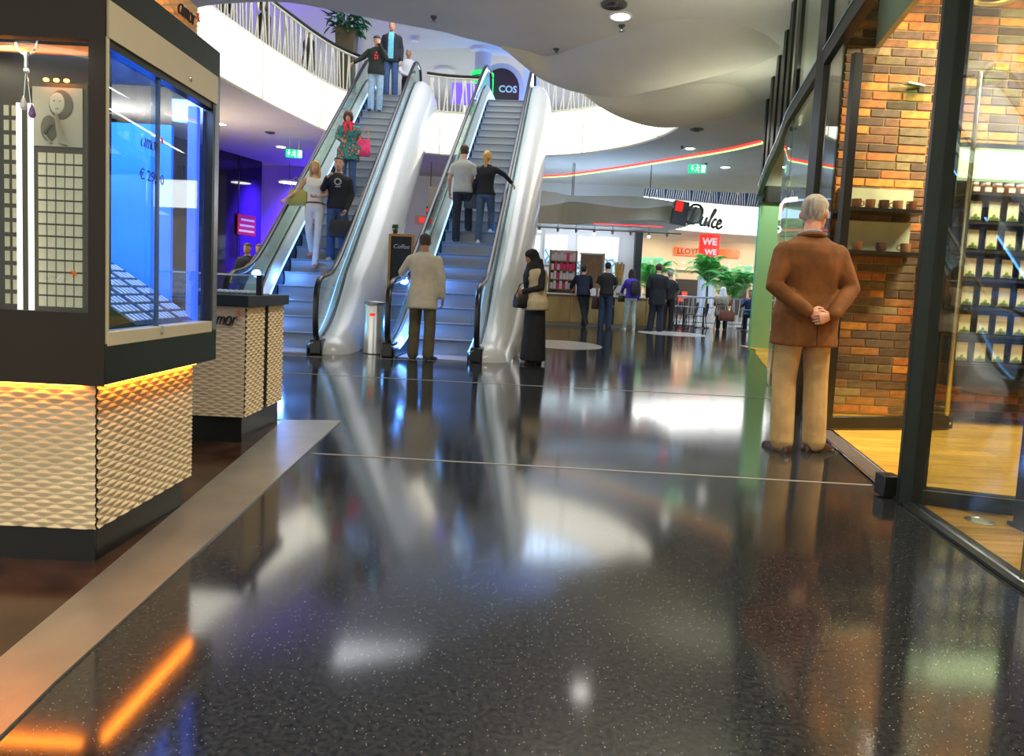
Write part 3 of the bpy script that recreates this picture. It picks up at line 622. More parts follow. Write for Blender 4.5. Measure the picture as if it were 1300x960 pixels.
g = G(); g.box(-1.555, X1 - .045, 3.10, 3.115, .84, 1.86); g.build('end_glass', blueglass, K)
g = G(); g.box(-1.98, X1 - .05, 2.335, YE, .80, .83); g.build('case_floor', mat('blue_case_floor', (.02, .03, .05), .25), K)
g = G(); g.box(-1.98, X1 - .05, 2.6, 3.08, 1.86, 1.90); g.build('case_ceiling', mat('case_ceiling', (.05, .08, .12), .4), K)
lamp('AREA', 'vitrine_light', (-1.68, 2.75, 1.84), 9, (.45, .6, 1), .3, (-1.68, 2.75, 0), size_y=.5)
lamp('AREA', 'front_window_light', (-1.75, 2.33, 1.77), .7, (1, .92, .7), .6, (-1.7, 2.42, 1.1), size_y=.05)
# lettering on the vitrine glass
M_ = frame((X1 - .0155, 2.52, 1.50), (0, 1, 0), (0, 0, 1))
script_word('amor', .035, .0022, M_, K, ink, flat=.4); star(M_ @ Matrix.Translation((.15, .05, 0)), .014, K, orange)
txt('\u20ac 29,90', .055, ink, K, frame((X1 - .0155, 2.60, 1.40), (0, 1, 0), (0, 0, 1)), .0006)
# sloped jewel tray
tray = thing('jewel_tray', 'sloping dark tray filled with rows of small white jewellery pads in the blue vitrine', 'tray', (0, 0, 0))
g = G(); Mt = Matrix.Translation((-1.70, 2.55, .845)) @ Matrix.Rotation(R(0), 4, 'Z')
g.add([(-1.42, 2.58, .845), (-1.42, 3.08, .845), (-1.80, 3.08, 1.08), (-1.80, 2.58, 1.08), (-1.80, 3.08, .845), (-1.80, 2.58, .845)], [(0, 1, 2, 3), (1, 4, 2), (0, 3, 5), (3, 2, 4, 5), (0, 5, 4, 1)]); g.build('slope', mat('tray_blue_black', (.02, .025, .05), .4), tray, smooth=False)
padme = G().box(-.021, .021, -.0085, .0085, 0, .006).mesh('jewel_pad', mat('jewel_pad_white', (.85, .85, .95), .4, emit=(.55, .6, 1), es=.0))
ang = math.atan2(.235, .38)
for r_ in range(7):
    for c in range(16):
        if c in (5, 11): continue
        o = bpy.data.objects.new('jewel_pad', padme); COL.objects.link(o); o.parent = tray; u = .04 + r_ * .060
        o.location = (-1.42 - u * math.cos(ang) - .002, 2.60 + c * .030, .845 + u * math.sin(ang) + .001); o.rotation_euler = (0, ang, R(0))
# front window: boards, cards, tubes, pendant
fw = mat('board_white', (.60, .56, .42), .5, var=.12, vscale=20)
g = G(); g.box(X0, -1.49, 2.52, 2.535, .80, 1.9); g.build('window_back', mat('window_back', (.035, .028, .018), .5), K)
g = G(); g.box(-1.70, -1.505, 2.42, 2.432, .86, 1.68); bd = g.build('card_board', mat('board_grey', (.055, .045, .028), .6), K)
cardme = G().box(-.0135, .0135, -.004, 0, -.0175, .0175).mesh('jewel_card', fw)
for r_ in range(13):
    for c in range(5):
        o = bpy.data.objects.new('jewel_card', cardme); COL.objects.link(o); o.parent = bd; o.location = (-1.661 + c * .0315, 2.4195, 1.425 - r_ * .0415)
por = thing('portrait_print', 'black and white photo print of a woman in the kiosk window above the jewellery cards', 'poster', (-1.605, 2.415, 1.465))
G().box(-.088, .085, 0, .004, 0, .20).build('print', mat('photo_paper', (.40, .38, .31), .4, var=.1, vscale=6), por)
gm = mat('photo_grey', (.10, .09, .07), .5, var=.25, vscale=20); gm2 = mat('photo_light', (.50, .47, .39), .5)
g = G(); g.ball((.012, -.001, .142), .042, .003, .050, 16); g.ball((-.03, -.001, .06), .03, .002, .045, 12); g.build('hair', gm, por); g = G(); g.ball((.0, -.003, .146), .027, .003, .036, 16); g.build('face', gm2, por); g = G(); g.tube([(.0, -.002, .11), (.005, -.002, .085), (.02, -.002, .04), (.03, -.002, .004)], [.014, .022, .036, .042], 10, flat=.12); g.tube([(-.02, -.003, .075), (-.045, -.003, .04), (-.02, -.003, .01)], .012, 8, flat=.2); g.build('shoulders', gm2, por); g = G(); g.tube([(-.012, -.0062, .152), (-.006, -.0065, .154)], .0014, 5); g.tube([(.008, -.0065, .154), (.015, -.0062, .152)], .0014, 5); g.tube([(-.004, -.0062, .1275), (.0, -.0066, .127), (.006, -.0062, .1278)], .0012, 5); g.build('features', gm, por)
for xx, r_ in ((-1.722, .008), (-1.682 - .0, .0085)):
    g = G(); g.tube([(xx, 2.39, .87), (xx, 2.39, 1.60 if r_ > .0082 else 1.60)], r_, 10); g.build('light_tube', ledtube, K)
g = G(); g.box(-1.80, -1.705, 2.42, 2.432, .86, 1.66); bd2 = g.build('card_board', MATS['board_grey'], K)
for r_ in range(14):
    o = bpy.data.objects.new('jewel_card', cardme); COL.objects.link(o); o.parent = bd2; o.location = (-1.752, 2.4195, 1.58 - r_ * .0500)
for r_ in range(14):
    o = bpy.data.objects.new('jewel_card', cardme); COL.objects.link(o); o.parent = bd; o.location = (-1.785, 2.4195, 1.58 - r_ * .05); o.scale = (.6, 1, 1)
g = G(); g.box(-2.4, -1.45, 2.335, 2.35, 1.755, 1.782); g.build('glowing_valance', mat('orange_valance', (.9, .3, .08), .5, emit=(1, .2, .03), es=.22, var=.2, vscale=30), K)
for q in range(3):
    g = G(); g.ball((-1.635 + .035 * q, 2.40, 1.685), .010, .006, .006, 8); g.build('orange_lamp', ledorange, K)
g = G(); g.box(X0, -1.412, 2.285, 2.29, .90, 1.785); g.build('window_glass', softglass, K)
M_ = frame((-1.565, 2.281, 1.00), (1, 0, 0), (0, 0, 1)); script_word('amor', .022, .0012, M_, K, mat('frosted_letter', (.75, .7, .7), .5), flat=.4); star(M_ @ Matrix.Translation((.10, .03, 0)), .012, K, orange)
pd = thing('pendant_necklace', 'oversized silver pendant on a round chain with clear and violet drops in the kiosk window', 'necklace', (-1.635, 2.305, 1.62))
g = G(); g.tube([(.035 * math.cos(a), 0, .165 + .05 * math.sin(a)) for a in [pi + pi * k / 14 for k in range(15)]], .003, 6); g.tube([(-.035, 0, .165), (-.035, 0, .172)], .003, 6); g.build('chain', chrome, pd)
g = G(); g.lathe([(.006, .075), (.005, .105), (.009, .118), (.009, .125)], n=10); g.build('bail', chrome, pd)
g = G(); g.ball((0, 0, .066), .010, .008, .010, 12); g.build('round_stone', mat('clear_stone', (.85, .85, .9), .08, .3), pd)
g = G(); g.tube([(-.002, 0, .058), (-.008, 0, -.02)], .0016, 5); g.tube([(.002, 0, .058), (.014, 0, -.045)], .0016, 5); g.build('strand', chrome, pd)
for x, z, c, nm in ((-.010, -.04, (.75, .68, .72), 'pale_drop'), (.018, -.066, (.22, .08, .30), 'violet_drop')):
    g = G(); g.lathe([(.001, .026), (.007, .01), (.011, -.008), (.007, -.018), (.001, -.02)], (x, 0, z), 10); g.build(nm, mat(nm, c, .08, .2), pd)
# crown with logo on top of the kiosk
g = G(); g.box(X0, -1.52, 2.36, 3.22, 2.035, 2.26); g.build('crown_core', MATS['base_core'], K)
a = relief(2.37, 3.23, 2.04, 2.26); a.move(Matrix.Translation((-1.512, 0, 0)) @ Matrix.Rotation(R(90), 4, 'Z')); a.build('relief_panel', ivory, K, fix=False)
G().box(X0, -1.56, 2.3, 3.14, 2.26, 2.36).build('crown_cap', black, K)
G().box(-1.49, -1.475, 2.4, 3.12, 2.036, 2.042).build('orange_light_strip', ledorange, K)
M_ = frame((-1.478, 2.99, 2.145), (0, 1, 0), (0, 0, 1)); script_word('amor', .045, .005, M_, K, ink, flat=.6); star(M_ @ Matrix.Translation((.185, .05, 0)), .022, K, orange)

K2 = thing('display_kiosk', 'lower jewellery kiosk with ivory relief sides and black top, behind the tall one', 'kiosk', (0, 0, 0))
g = G(); g.box(-2.9, -1.67, 4.24, 4.90, 0, .17); g.build('plinth', black, K2, bevel=.004)
g = G(); g.box(-2.9, -1.66, 4.23, 4.90, .17, .86); g.build('base_core', MATS['base_core'], K2)
a = relief(0, .4, .17, .86); a.move(Matrix.Translation((-2.048, 4.22, 0))); a.build('relief_panel', ivory, K2, fix=False)
for y0_, y1_ in ((4.222, 4.535), (4.60, 4.905)):
    a = relief(y0_, y1_, .17, .86); a.move(Matrix.Translation((-1.648, 0, 0)) @ Matrix.Rotation(R(90), 4, 'Z')); a.build('relief_panel', ivory, K2, fix=False)
g = G(); g.box(-1.68, -1.655, 4.535, 4.60, .17, .87); g.build('groove', black, K2)
g = G(); g.box(-2.95, -1.615, 4.17, 4.93, .86, .93); g.build('counter_top', greenblack, K2, bevel=.004)
g = G(); g.box(-1.655, -1.62, 4.40, 4.43, .93, 1.06); g.build('corner_post', black, K2)
g = G(); g.box(-2.9, -1.655, 4.41, 4.416, .93, 1.05); g.build('glass_screen', clearglass, K2); G().box(-2.9, -1.62, 4.405, 4.425, 1.05, 1.06).build('screen_rail', steel, K2)
M_ = frame((-1.875, 4.213 - .012, .745), (1, 0, 0), (0, 0, 1)); script_word('amor', .052, .0065, M_, K2, ink, flat=.5); star(M_ @ Matrix.Translation((.19, .075, 0)), .024, K2, orange)
rnd = random.Random(5)
pm = mat('white_pouch', (.75, .78, .95), .5); me = G().ball((0, 0, .012), .022, .018, .014, 8).mesh('jewel_cushion', pm)
for k in range(22):
    o = bpy.data.objects.new('jewel_cushion', me); COL.objects.link(o); o.location = (-1.70 - .035 * (k % 11), 4.47 + .07 * (k // 11), .931); o.rotation_euler = (0, 0, rnd.uniform(0, 3))
    tag(o, 'white jewellery cushion on the low kiosk, %s from the right in the %s row' % (ORD[k % 11], ('front', 'back')[k // 11]), 'cushion', 'white cushions on the low kiosk')
# ------------------------------------------------------------------ shop on the right
front = thing('shop_front', None, None); front['kind'] = 'structure'
MY = [6.5, 8.1, 8.95, 9.9, 10.9, 11.9, 13.2, 14.6]
for y in MY[1:]:
    g = G(); g.box(wx(y) - .03, wx(y) + .05, y - .045, y + .045, 3.25, 4.83); g.build('mullion', black, front)
g = G(); g.box(wx(6.5) - .05, wx(6.5) + .12, 6.40, 6.57, 0, 4.83); g.build('mullion', black, front)
def wall_strip(ys, z0, z1, th, off=0):
    g = G(); g.loft([[(wx(y) + off, y, z0), (wx(y) + off, y, z1), (wx(y) + off + th, y, z1), (wx(y) + off + th, y, z0)] for y in ys]); return g
fine = [3.8 + .3 * k for k in range(37)]; fine = [y for y in fine if y < 14.6] + [14.6]
wall_strip(fine, 3.22, 3.36, .09, -.03).build('transom', greenblack, front)
g = G(); g.tube([(wx(y) - .03, y, 3.365) for y in fine], .012, 6); g.build('transom_trim', mat('green_chrome', (.16, .24, .22), .25, .8), front)
for a, b in zip(MY, MY[1:]):
    ys = [a + .05 + (b - a - .1) * k / 4 for k in range(5)]
    wall_strip(ys, 3.36, 4.82, .012).build('glass_pane', greenglass, front)
    if a < 8.5: wall_strip(ys, .02, 3.22, .012).build('glass_pane', shopglass, front)
for a, b in ((3.85, 4.7), (4.75, 5.65), (5.7, 6.42)):
    wall_strip([a, (a + b) / 2, b], 3.36, 4.82, .012).build('glass_pane', greenglass, front)
wall_strip([5.75, 6.1, 6.42], .02, 3.22, .012).build('glass_pane', shopglass, front)
wall_strip([.2, 1.0, 1.8, 2.595], .015, 4.82, .012, .045).build('glass_pane', paneglass, front)
wall_strip([2.605, 3.0, 3.4, 3.74], .015, 4.82, .012, .045).build('glass_pane', paneglass, front)
for y in (2.6,):
    g = G(); g.box(wx(y) + .044, wx(y) + .060, y - .004, y + .004, .015, 4.82); g.build('pane_edge', mat('glass_edge_green', (.10, .10, .06), .3), front)
g = G(); g.box(2.08, 2.175, 3.70, 3.80, .01, .125); g.build('patch_fitting', black, front, bevel=.004)
wall_strip([14.3, 14.6], .02, 3.2, .03, -.02).build('edge_glazing', mat('teal_glass_edge', (.10, .45, .42), .2), front)
g = G(); g.loft([[(wx(y) + .45, y, 3.42), (wx(y) + .45, y, 4.80), (wx(y) + .5, y, 4.80), (wx(y) + .5, y, 3.42)] for y in fine if y > 4]); struct('wall_imitated_reflection', g, mat('pale_green_grey', (.52, .56, .44), .7))  # added pale wall imitating the ceiling reflected in the upper glazing
g = G(); g.box(5.3, 9, 15.2, 15.35, 0, 3.2); struct('wall_green', g, mat('green_paint', (.24, .46, .24), .3))
lamp('SPOT', 'added_green_wall_fill', (6.2, 13.2, 4.5), 260, (.9, 1, .8), .15, (6.2, 15.2, 1.0), 90)  # added fill lamp to brighten the green wall
g = G(); g.box(5.28, 9, 15.1, 15.4, 3.2, 3.55); struct('trim_30', g, black)
g = G(); g.box(5.3, 9, 15.22, 15.35, 3.55, 4.83); struct('wall_green_upper', g, MATS['pale_green_grey'])
g = G(); g.box(9, 9.2, -.5, 15.7, 0, 4.83); struct('wall_shop_right', g, mat('shop_cream_wall', (.5, .42, .28), .7))
g = G(); g.box(1.9, 9, -.7, -.5, 0, 4.83); struct('wall_shop_front', g, MATS['shop_cream_wall'])
for x, y in ((3.2, 5.0), (4.6, 5.0)):
    lamp('SPOT', 'shop_spot', (x, y, 4.6), 190, (1, .78, .45), .1, (x + .1, 6.5, 1.2), 85, .7)
for x, y in ((3.4, 3.4), (5.2, 3.6), (3.1, 1.6), (6.5, 12), (4.6, 9.3)):
    lamp('SPOT', 'shop_spot', (x, y, 4.6), 300, (1, .8, .5), .15, (x, y, 0), 95, .7)
lamp('AREA', 'added_shelf_fill', (4.7, 5.2, 3.6), 85, (1, .93, .75), .8, (4.7, 6.3, 1.4), size_y=.3)  # added fill lamp to brighten the boxes on the shelves
# brick wall
bw = thing('wall_brick', None, None); bw['kind'] = 'structure'
G().box(2.935, 6.6, 6.505, 6.75, .02, 4.6).build('mortar', mat('tan_mortar', (.34, .24, .12), .9, var=.2, vscale=30, bump=.3, bscale=120), bw)
bcols = [(.62, .24, .035), (.46, .15, .03), (.20, .085, .03), (.10, .055, .028), (.17, .12, .05), (.36, .14, .03), (.13, .08, .045), (.28, .20, .08)]
bm_ = [mat('brick_%d' % k, c, .7, var=.35, vscale=14, bump=.35, bscale=60) for k, c in enumerate(bcols)]
rnd = random.Random(2); brick_meshes = {}
def brick_mesh(w_, k, v):
    key = (round(w_, 3), k, v)
    if key not in brick_meshes:
        g = G(); r2 = random.Random(v * 7 + 1); h = .066; j = lambda: r2.uniform(-.003, .003); c = .004
        fr = [(c + j(), 0, c), (w_ - c + j(), 0, c + j()), (w_ - c, 0, h - c + j()), (c, 0, h - c + j())]; bk = [(0, .004, 0), (w_, .004, 0), (w_, .004, h), (0, .004, h)]; b2 = [(0, .03, 0), (w_, .03, 0), (w_, .03, h), (0, .03, h)]
        g.v = fr + bk + b2; g.f = [(0, 1, 2, 3)] + [(4 + k_, 4 + (k_ + 1) % 4, (k_ + 1) % 4, k_) for k_ in range(4)] + [(8 + k_, 8 + (k_ + 1) % 4, 4 + (k_ + 1) % 4, 4 + k_) for k_ in range(4)]; g.m = [0] * len(g.f)
        brick_meshes[key] = g.mesh('brick', bm_[k], False, True)
    return brick_meshes[key]
rest = G(); rest_m = []; nb = 0; P = .079; z = .035; row = 0
while z < 4.5:
    x = 2.94; row += 1; first = .14 if row % 2 else .275
    while x < 6.55:
        L_ = first if x < 2.95 else .275
        if rnd.random() < .1: L_ = .135
        L_ = min(L_, 6.56 - x)
        if L_ < .05: break
        k = rnd.choices(range(8), (4, 4, 6, 6, 4, 4, 4, 2))[0]
        hidden = (3.95 < x < 5.6 and .36 < z < 2.2)
        visible = x < 4.75 and z < 3.9 and not hidden
        if visible and nb < 300 and (x < 3.9 or z > 2.4 or z < .4) :
            o = bpy.data.objects.new('brick', brick_mesh(L_ - .012, k, rnd.randrange(3))); COL.objects.link(o); o.parent = bw; o.location = (x, 6.495 + rnd.uniform(-.003, .003), z); nb += 1
        elif not hidden:
            i0 = len(rest.f); rest.box(x, x + L_ - .012, 6.495, 6.52, z, z + .066, k)
        x += L_
    z += P
rest.build('brick', bm_, bw, smooth=False, kind='stuff')
# open door leaves
dl = thing('glass_door', 'open glass door leaf with long pale brass pull bars in front of the brick pillar', 'door', (2.6, 5.62, 0), math.atan2(.3, 1.26))
g = G(); g.box(0, 1.29, -.025, .025, .025, .125); g.build('bottom_rail', black, dl, bevel=.004)
g = G(); g.box(0, .075, -.025, .025, .125, 3.05); g.build('stile', black, dl); g = G(); g.box(.075, 1.29, -.006, .006, .125, 3.05); g.build('glass_pane', shopglass, dl)
for sx, yy in ((1.185, -.05), (1.128, .05)):
    g = G(); g.tube([(sx, yy, .16), (sx, yy, 3.02)], .019, 12, round_=True); g.build('pull_bar', brass, dl)
for z in (.22, 1.3, 2.5):
    g = G(); g.tube([(1.185, -.05, z), (1.128, .05, z)], .008, 8); g.build('pull_fixing', chrome, dl)
g = G(); g.lathe([(.012, 0), (.012, .008)], n=12).move(Matrix.Translation((1.25, -.026, .075)) @ Matrix.Rotation(R(90), 4, 'X')); g.build('lock', brass, dl)
db = thing('glass_door', 'open door leaf with broad green black frame nearest the camera at the shop entrance', 'door', (2.115, 3.63, 0), math.atan2(-.15, .5))
g = G(); g.box(0, .128, -.03, .03, .0, 3.6); g.build('stile', greenblack, db, bevel=.004); g = G(); g.box(.128, 1.0, -.025, .025, .015, .105); g.build('bottom_rail', greenblack, db, bevel=.003)
g = G(); g.box(.128, 1.0, -.005, .005, .105, 3.6); g.build('glass_pane', clearglass, db)
g = G(); g.box(1.0, 1.1, -.03, .03, 0, 3.6); g.build('stile', greenblack, db)
ps = thing('door_post', 'black square post at the right edge of the shop entrance', 'post', (2.56, 3.24, 0)); G().box(-.06, .06, -.06, .06, .012, 3.6).build('post_body', black, ps, bevel=.004); G().box(-.075, .075, -.075, .075, .012, .03).build('foot_plate', greenblack, ps)
dsc = thing('floor_spotlight', 'round steel floor spotlight let into the plank floor of the shop', 'light', (2.37, 3.34, .012)); g = G(); g.lathe([(.066, 0), (.066, .004), (.055, .006), (.052, .003)], n=28); g.build('ring', steel, dsc); g = G(); g.lathe([(.053, .002), (.02, .004), (.001, .004)], n=28); g.build('lens', mat('frosted_lens', (.6, .58, .5), .3), dsc)
rl = thing('ring_lamp', 'gold ring pendant lamp inside the shop at the top of the picture', 'lamp', (3.30, 5.0, 3.27))
g = G(); g.tube([(.15 * math.cos(k * pi / 18), .15 * math.sin(k * pi / 18), 0) for k in range(36)], .016, 8, closed=True); g.build('ring', mat('gold_ring', (.9, .6, .15), .25, .8, emit=(1, .7, .2), es=.4), rl); g = G()
for k in range(3): g.tube([(.15 * math.cos(k * 2.1), .15 * math.sin(k * 2.1), .01), (0, 0, 1.3)], .002, 5)
g.build('wire', steel, rl)
# display shelving with boxed candles
su = thing('display_shelves', 'black wall shelving with six shelves of cream labelled boxes under a lit pale green panel', 'shelving', (0, 0, 0))
ux0, ux1 = 3.95, 5.5; dark = mat('shelf_black', (.012, .014, .018), .3)
G().box(ux0, ux1, 6.42, 6.47, .37, 2.24).build('back_panel', dark, su)
for k in range(7): G().box(ux0, ux1, 6.14, 6.42, .585 + .252 * k - .02, .585 + .252 * k).build('shelf', mat('shelf_edge', (.035, .03, .022), .35), su)
G().box(ux0, ux1, 6.16, 6.42, .37, .56).build('drawer_front', dark, su)
G().box(ux0, ux1, 6.30, 6.44, 2.25, 2.52).build('lit_panel', mat('lit_green_cream', (.7, .8, .5), .4, emit=(.72, .9, .5), es=.85), su)
G().box(ux0, ux1, 6.28, 6.46, 2.52, 2.56).build('panel_cap', black, su)
def box_item():
    t = thing('candle_box', '', 'box'); g = G(); g.box(-.065, .065, -.05, .05, 0, .205); g.build('box', mat('navy_black_box', (.012, .018, .035), .35), t, bevel=.004)
    g = G(); g.box(-.05, .05, -.0535, -.0495, .02, .185); g.build('label', mat('cream_label', (.90, .82, .58), .5), t)
    g = G(); g.box(-.046, .046, -.0555, -.053, .022, .038); g.ball((0, -.056, .055), .017, .004, .020, 8); g.ball((-.024, -.056, .042), .014, .004, .010, 6); g.ball((.026, -.056, .040), .014, .004, .010, 6); g.build('green_sprig', mat('sprig_green', (.22, .34, .06), .6, var=.4, vscale=60), t)
    g = G(); g.box(-.008, .008, -.058, -.055, .022, .06); g.build('stem', mat('sprig_brown', (.18, .10, .03), .6), t); return t
proto = box_item(); words = ('lowest', 'second lowest', 'third', 'fourth', 'fifth', 'topmost')
for r_ in range(6):
    for c in range(5):
        o = proto if (r_, c) == (0, 0) else copy_tree(proto); o.location = (4.065 + .165 * c, 6.24, .585 + .252 * r_)
        tag(o, 'candle box with cream label, %s from left on the %s box shelf' % (ORD[c], words[r_]), 'box', 'candle boxes on the %s shelf' % words[r_])
def mug(x, y, z, label, grp, k):
    t = thing('mug', label, 'mug', (x, y, z), k * .9, grp); c = [(.20, .07, .025), (.30, .12, .04), (.12, .05, .03), (.42, .2, .08)][k % 4]
    g = G(); g.lathe([(.034, 0), (.042, .02), (.043, .085), (.038, .085), (.036, .02), (.001, .012)], n=16); g.build('bowl', mat('mug_brown_%d' % (k % 4), c, .35), t)
    g = G(); g.tube([(.042, 0, .07), (.066, 0, .062), (.068, 0, .035), (.042, 0, .022)], .006, 6); g.build('handle', MATS['mug_brown_%d' % (k % 4)], t)
top = 2.097
for k in range(6):
    t = thing('jar', 'small amber jar, %s from the left under the lit green panel' % ORD[k], 'jar', (4.06 + .105 * k, 6.24, top), 0, 'amber jars on the top shelf')
    g = G(); g.lathe([(.04, 0), (.043, .01), (.043, .075), (.034, .085)], n=14); g.build('glass_body', mat('amber_jar', (.30, .10, .03), .2), t); g = G(); g.lathe([(.036, .085), (.036, .105)], n=14); g.build('lid', whitep, t); G().box(-.03, .03, -.046, -.041, .02, .06).build('label', mat('jar_label', (.75, .68, .6), .6), t)
wsx = thing('reflection_shelf', 'cream backed shelf with brown mugs imitating a reflection in the door glass', 'shelf', (0, 0, 0))  # shelf and mugs are added to imitate a reflection in the door glass
for z0_, z1_ in ((1.93, 2.13), (1.55, 1.83)): G().box(2.96, 3.62, 6.40, 6.485, z0_, z1_).build('back_panel', mat('cream_back', (.58, .60, .38), .5, var=.1), wsx)
for z0_ in (1.90, 1.52): G().box(2.94, 3.68, 6.20, 6.485, z0_, z0_ + .03).build('shelf', dark, wsx)
for k in range(5): mug(3.06 + .125 * k, 6.31, 1.93, 'brown mug, %s from the left on the upper shelf imitating a reflection' % ORD[k], 'mugs on the upper imitated shelf', k)
for k in range(3): mug(3.10 + .22 * k, 6.31, 1.55, 'brown mug, %s from the left on the lower shelf imitating a reflection' % ORD[k], 'mugs on the lower imitated shelf', k + 1)
br_ = thing('glass_bracket', 'small clear glass bracket plate high on the brick pillar', 'bracket', (3.55, 6.44, 2.98), R(20)); G().box(-.10, .10, -.03, -.02, -.06, .10).build('plate', greenglass, br_); G().box(-.10, .10, -.035, .03, .10, .115).build('top_edge', mat('pale_glass_edge', (.6, .75, .7), .2), br_)

# ------------------------------------------------------------------ cafe beyond the escalators
band = thing('cafe_band', 'wavy grey canopy band hanging over the cafe counter', 'canopy', (0, 0, 0))
pts = catmull([(-2.6, 19.9), (-1.2, 19.5), (.2, 19.5), (1.05, 19.9), (1.5, 20.35), (2.2, 20.2), (3.1, 19.9), (3.9, 20.1), (4.75, 20.7)], 5, False)
g = G(); rows = []
for x, y in pts:
    t = max(0, min(1, (x - .3) / 4.3)); z0_ = 2.93 + .36 * t; z1_ = 3.86 - .05 * math.sin(t * 6) * 0 + .0 * t
    rows.append([(x, y, z0_), (x, y, z1_), (x, y + .12, z1_), (x, y + .12, z0_)])
g.loft(rows); g.build('band', mat('taupe_band', (.33, .30, .24), .55, var=.04, vscale=2), band)
for x, y in ((.3, 19.6), (1.55, 20.45), (1.6, 20.5), (3.8, 20.2)):
    g = G(); g.tube([(x, y + .06, 3.8), (x, y + .06, 4.83)], .012, 6); g.build('hanger', black, band)
g = G(); g.prism([(.2, 20.2), (4.6, 21.0), (5.3, 21.6), (5.0, 24.2), (.2, 24.2)], 3.26, 3.34); g.build('soffit', mat('pale_soffit', (.66, .70, .78), .6), band)
g = G(); g.box(.6, 2.0, 21.5, 21.55, 3.235, 3.26); g.box(2.4, 4.6, 22.0, 22.05, 3.235, 3.26); g.build('red_light_line', mat('red_light_line', (1, .1, .1)), band)
sgn = thing('cafe_sign', 'black script cafe sign with a dark red-cornered box on the canopy band', 'sign', (4.75, 20.28, 3.5), 0)
M_ = Matrix.Rotation(R(7), 4, 'Y'); g = G(); g.box(-.26, .18, -.12, .12, -.36, .33); g.move(M_); g.build('box', mat('sign_box_dark', (.045, .045, .05), .35), sgn, bevel=.02)
g = G(); g.box(-.22, .0, -.126, -.119, .02, .31); g.move(M_); g.build('red_corner', mat('sign_red', (.7, .01, .01), .4, emit=(.9, .02, .01), es=.35), sgn)
g = G(); g.box(.20, .62, .06, .09, -.22, .26); g.move(M_); g.build('backing', mat('sign_grey', (.50, .56, .58), .5), sgn, bevel=.02)
Mw = frame((.10, -.13, -.28), (1, 0, -.14), (.14, 0, 1)); script_word('Dulce', .28, .041, Mw, sgn, mat('sign_letter', (.03, .035, .02), .35), shear=.12)
# counter
ct = thing('cafe_counter', 'long cafe counter with light oak front panels and white worktop', 'counter', (0, 0, 0))
oak = wood('counter_oak', (.40, .27, .095), (.52, .36, .14), 3, .5, (1, 1, .25))
for a, b in ((-.4, .6), (.61, 1.75), (1.76, 2.75), (3.12, 4.1), (4.11, 4.95)):
    G().box(a, b, 21.30, 21.36, .10, .95).build('front_panel', oak, ct, bevel=.006)
G().box(-.4, 4.95, 21.34, 21.9, .0, .95).build('carcass', mat('counter_dark', (.05, .04, .03), .7), ct)
G().box(-.4, 4.95, 21.31, 21.34, 0, .1).build('kick', mat('counter_kick', (.25, .22, .18), .6), ct)
G().box(-.5, 5.0, 21.24, 22.0, .95, 1.0).build('worktop', mat('worktop', (.72, .72, .70), .3), ct, bevel=.006)
g = G(); g.bar((2.80, 21.28, .95), (3.12, 21.22, .62), .06, .04); g.build('flap', oak, ct)
gc = thing('glass_display', 'small glass display case with pastries on the cafe counter', 'display case', (3.2, 21.55, 1.0)); G().box(-.35, .35, -.14, .14, .02, .30).build('glass', clearglass, gc); G().box(-.36, .36, -.15, .15, 0, .02).build('base', steel, gc)
for k in range(6): G().box(-.30 + .1 * k, -.23 + .1 * k, -.1, .1, .02, .09 + .03 * (k % 3)).build('pastry_pack', mat('pastry_%d' % (k % 3), [(.7, .15, .2), (.3, .6, .5), (.8, .7, .4)][k % 3], .5), gc)
jar = thing('glass_jar', 'glass jar holding long breadsticks on the cafe counter', 'jar', (3.22, 21.45, 1.30)); g = G(); g.lathe([(.14, 0), (.16, .02), (.16, .28), (.15, .28), (.14, .03)], n=16); g.build('glass_body', clearglass, jar)
for k in range(5):
    o = G().tube([(0, 0, .03), (.02 * (k - 2) , 0, .66 + .05 * (k % 2))], .03, 8, round_=True).build('breadstick', mat('bread', (.50, .30, .08), .7, var=.25), None); o.location = (3.14 + .045 * k, 21.45 + .02 * (k % 2), 1.31); tag(o, 'long golden breadstick, %s from the left in the glass jar' % ORD[k], 'breadstick', 'breadsticks in the jar')
# back wall, lit posters, shelving, pillar, spot rail
g = G(); g.box(-12, 4.35, 24.3, 24.5, 0, 4.83); struct('wall_cafe', g, mat('cafe_white_wall', (.72, .76, .82), .6))
g = G(); g.box(4.12, 4.36, 24.0, 24.29, 0, 3.25); struct('column_cafe', g, mat('slate_column', (.03, .04, .05), .4))
def poster_mat(name, k):
    m = bpy.data.materials.new(name); m.use_nodes = True; nt = m.node_tree; b = nt.nodes['Principled BSDF']; tc = nt.nodes.new('ShaderNodeTexCoord'); n = nt.nodes.new('ShaderNodeTexVoronoi'); n.inputs['Scale'].default_value = 2.6 + k; n.feature = 'DISTANCE_TO_EDGE'; nt.links.new(tc.outputs['Object'], n.inputs['Vector'])
    r = nt.nodes.new('ShaderNodeValToRGB'); r.color_ramp.elements[0].color = (.02, .12, .25, 1); r.color_ramp.elements[1].color = (.62, .86, .95, 1); r.color_ramp.elements[1].position = .12; nt.links.new(n.outputs['Distance'], r.inputs[0]); nt.links.new(r.outputs[0], b.inputs['Base Color']); nt.links.new(r.outputs[0], b.inputs['Emission Color']); b.inputs['Emission Strength'].default_value = .35; return m
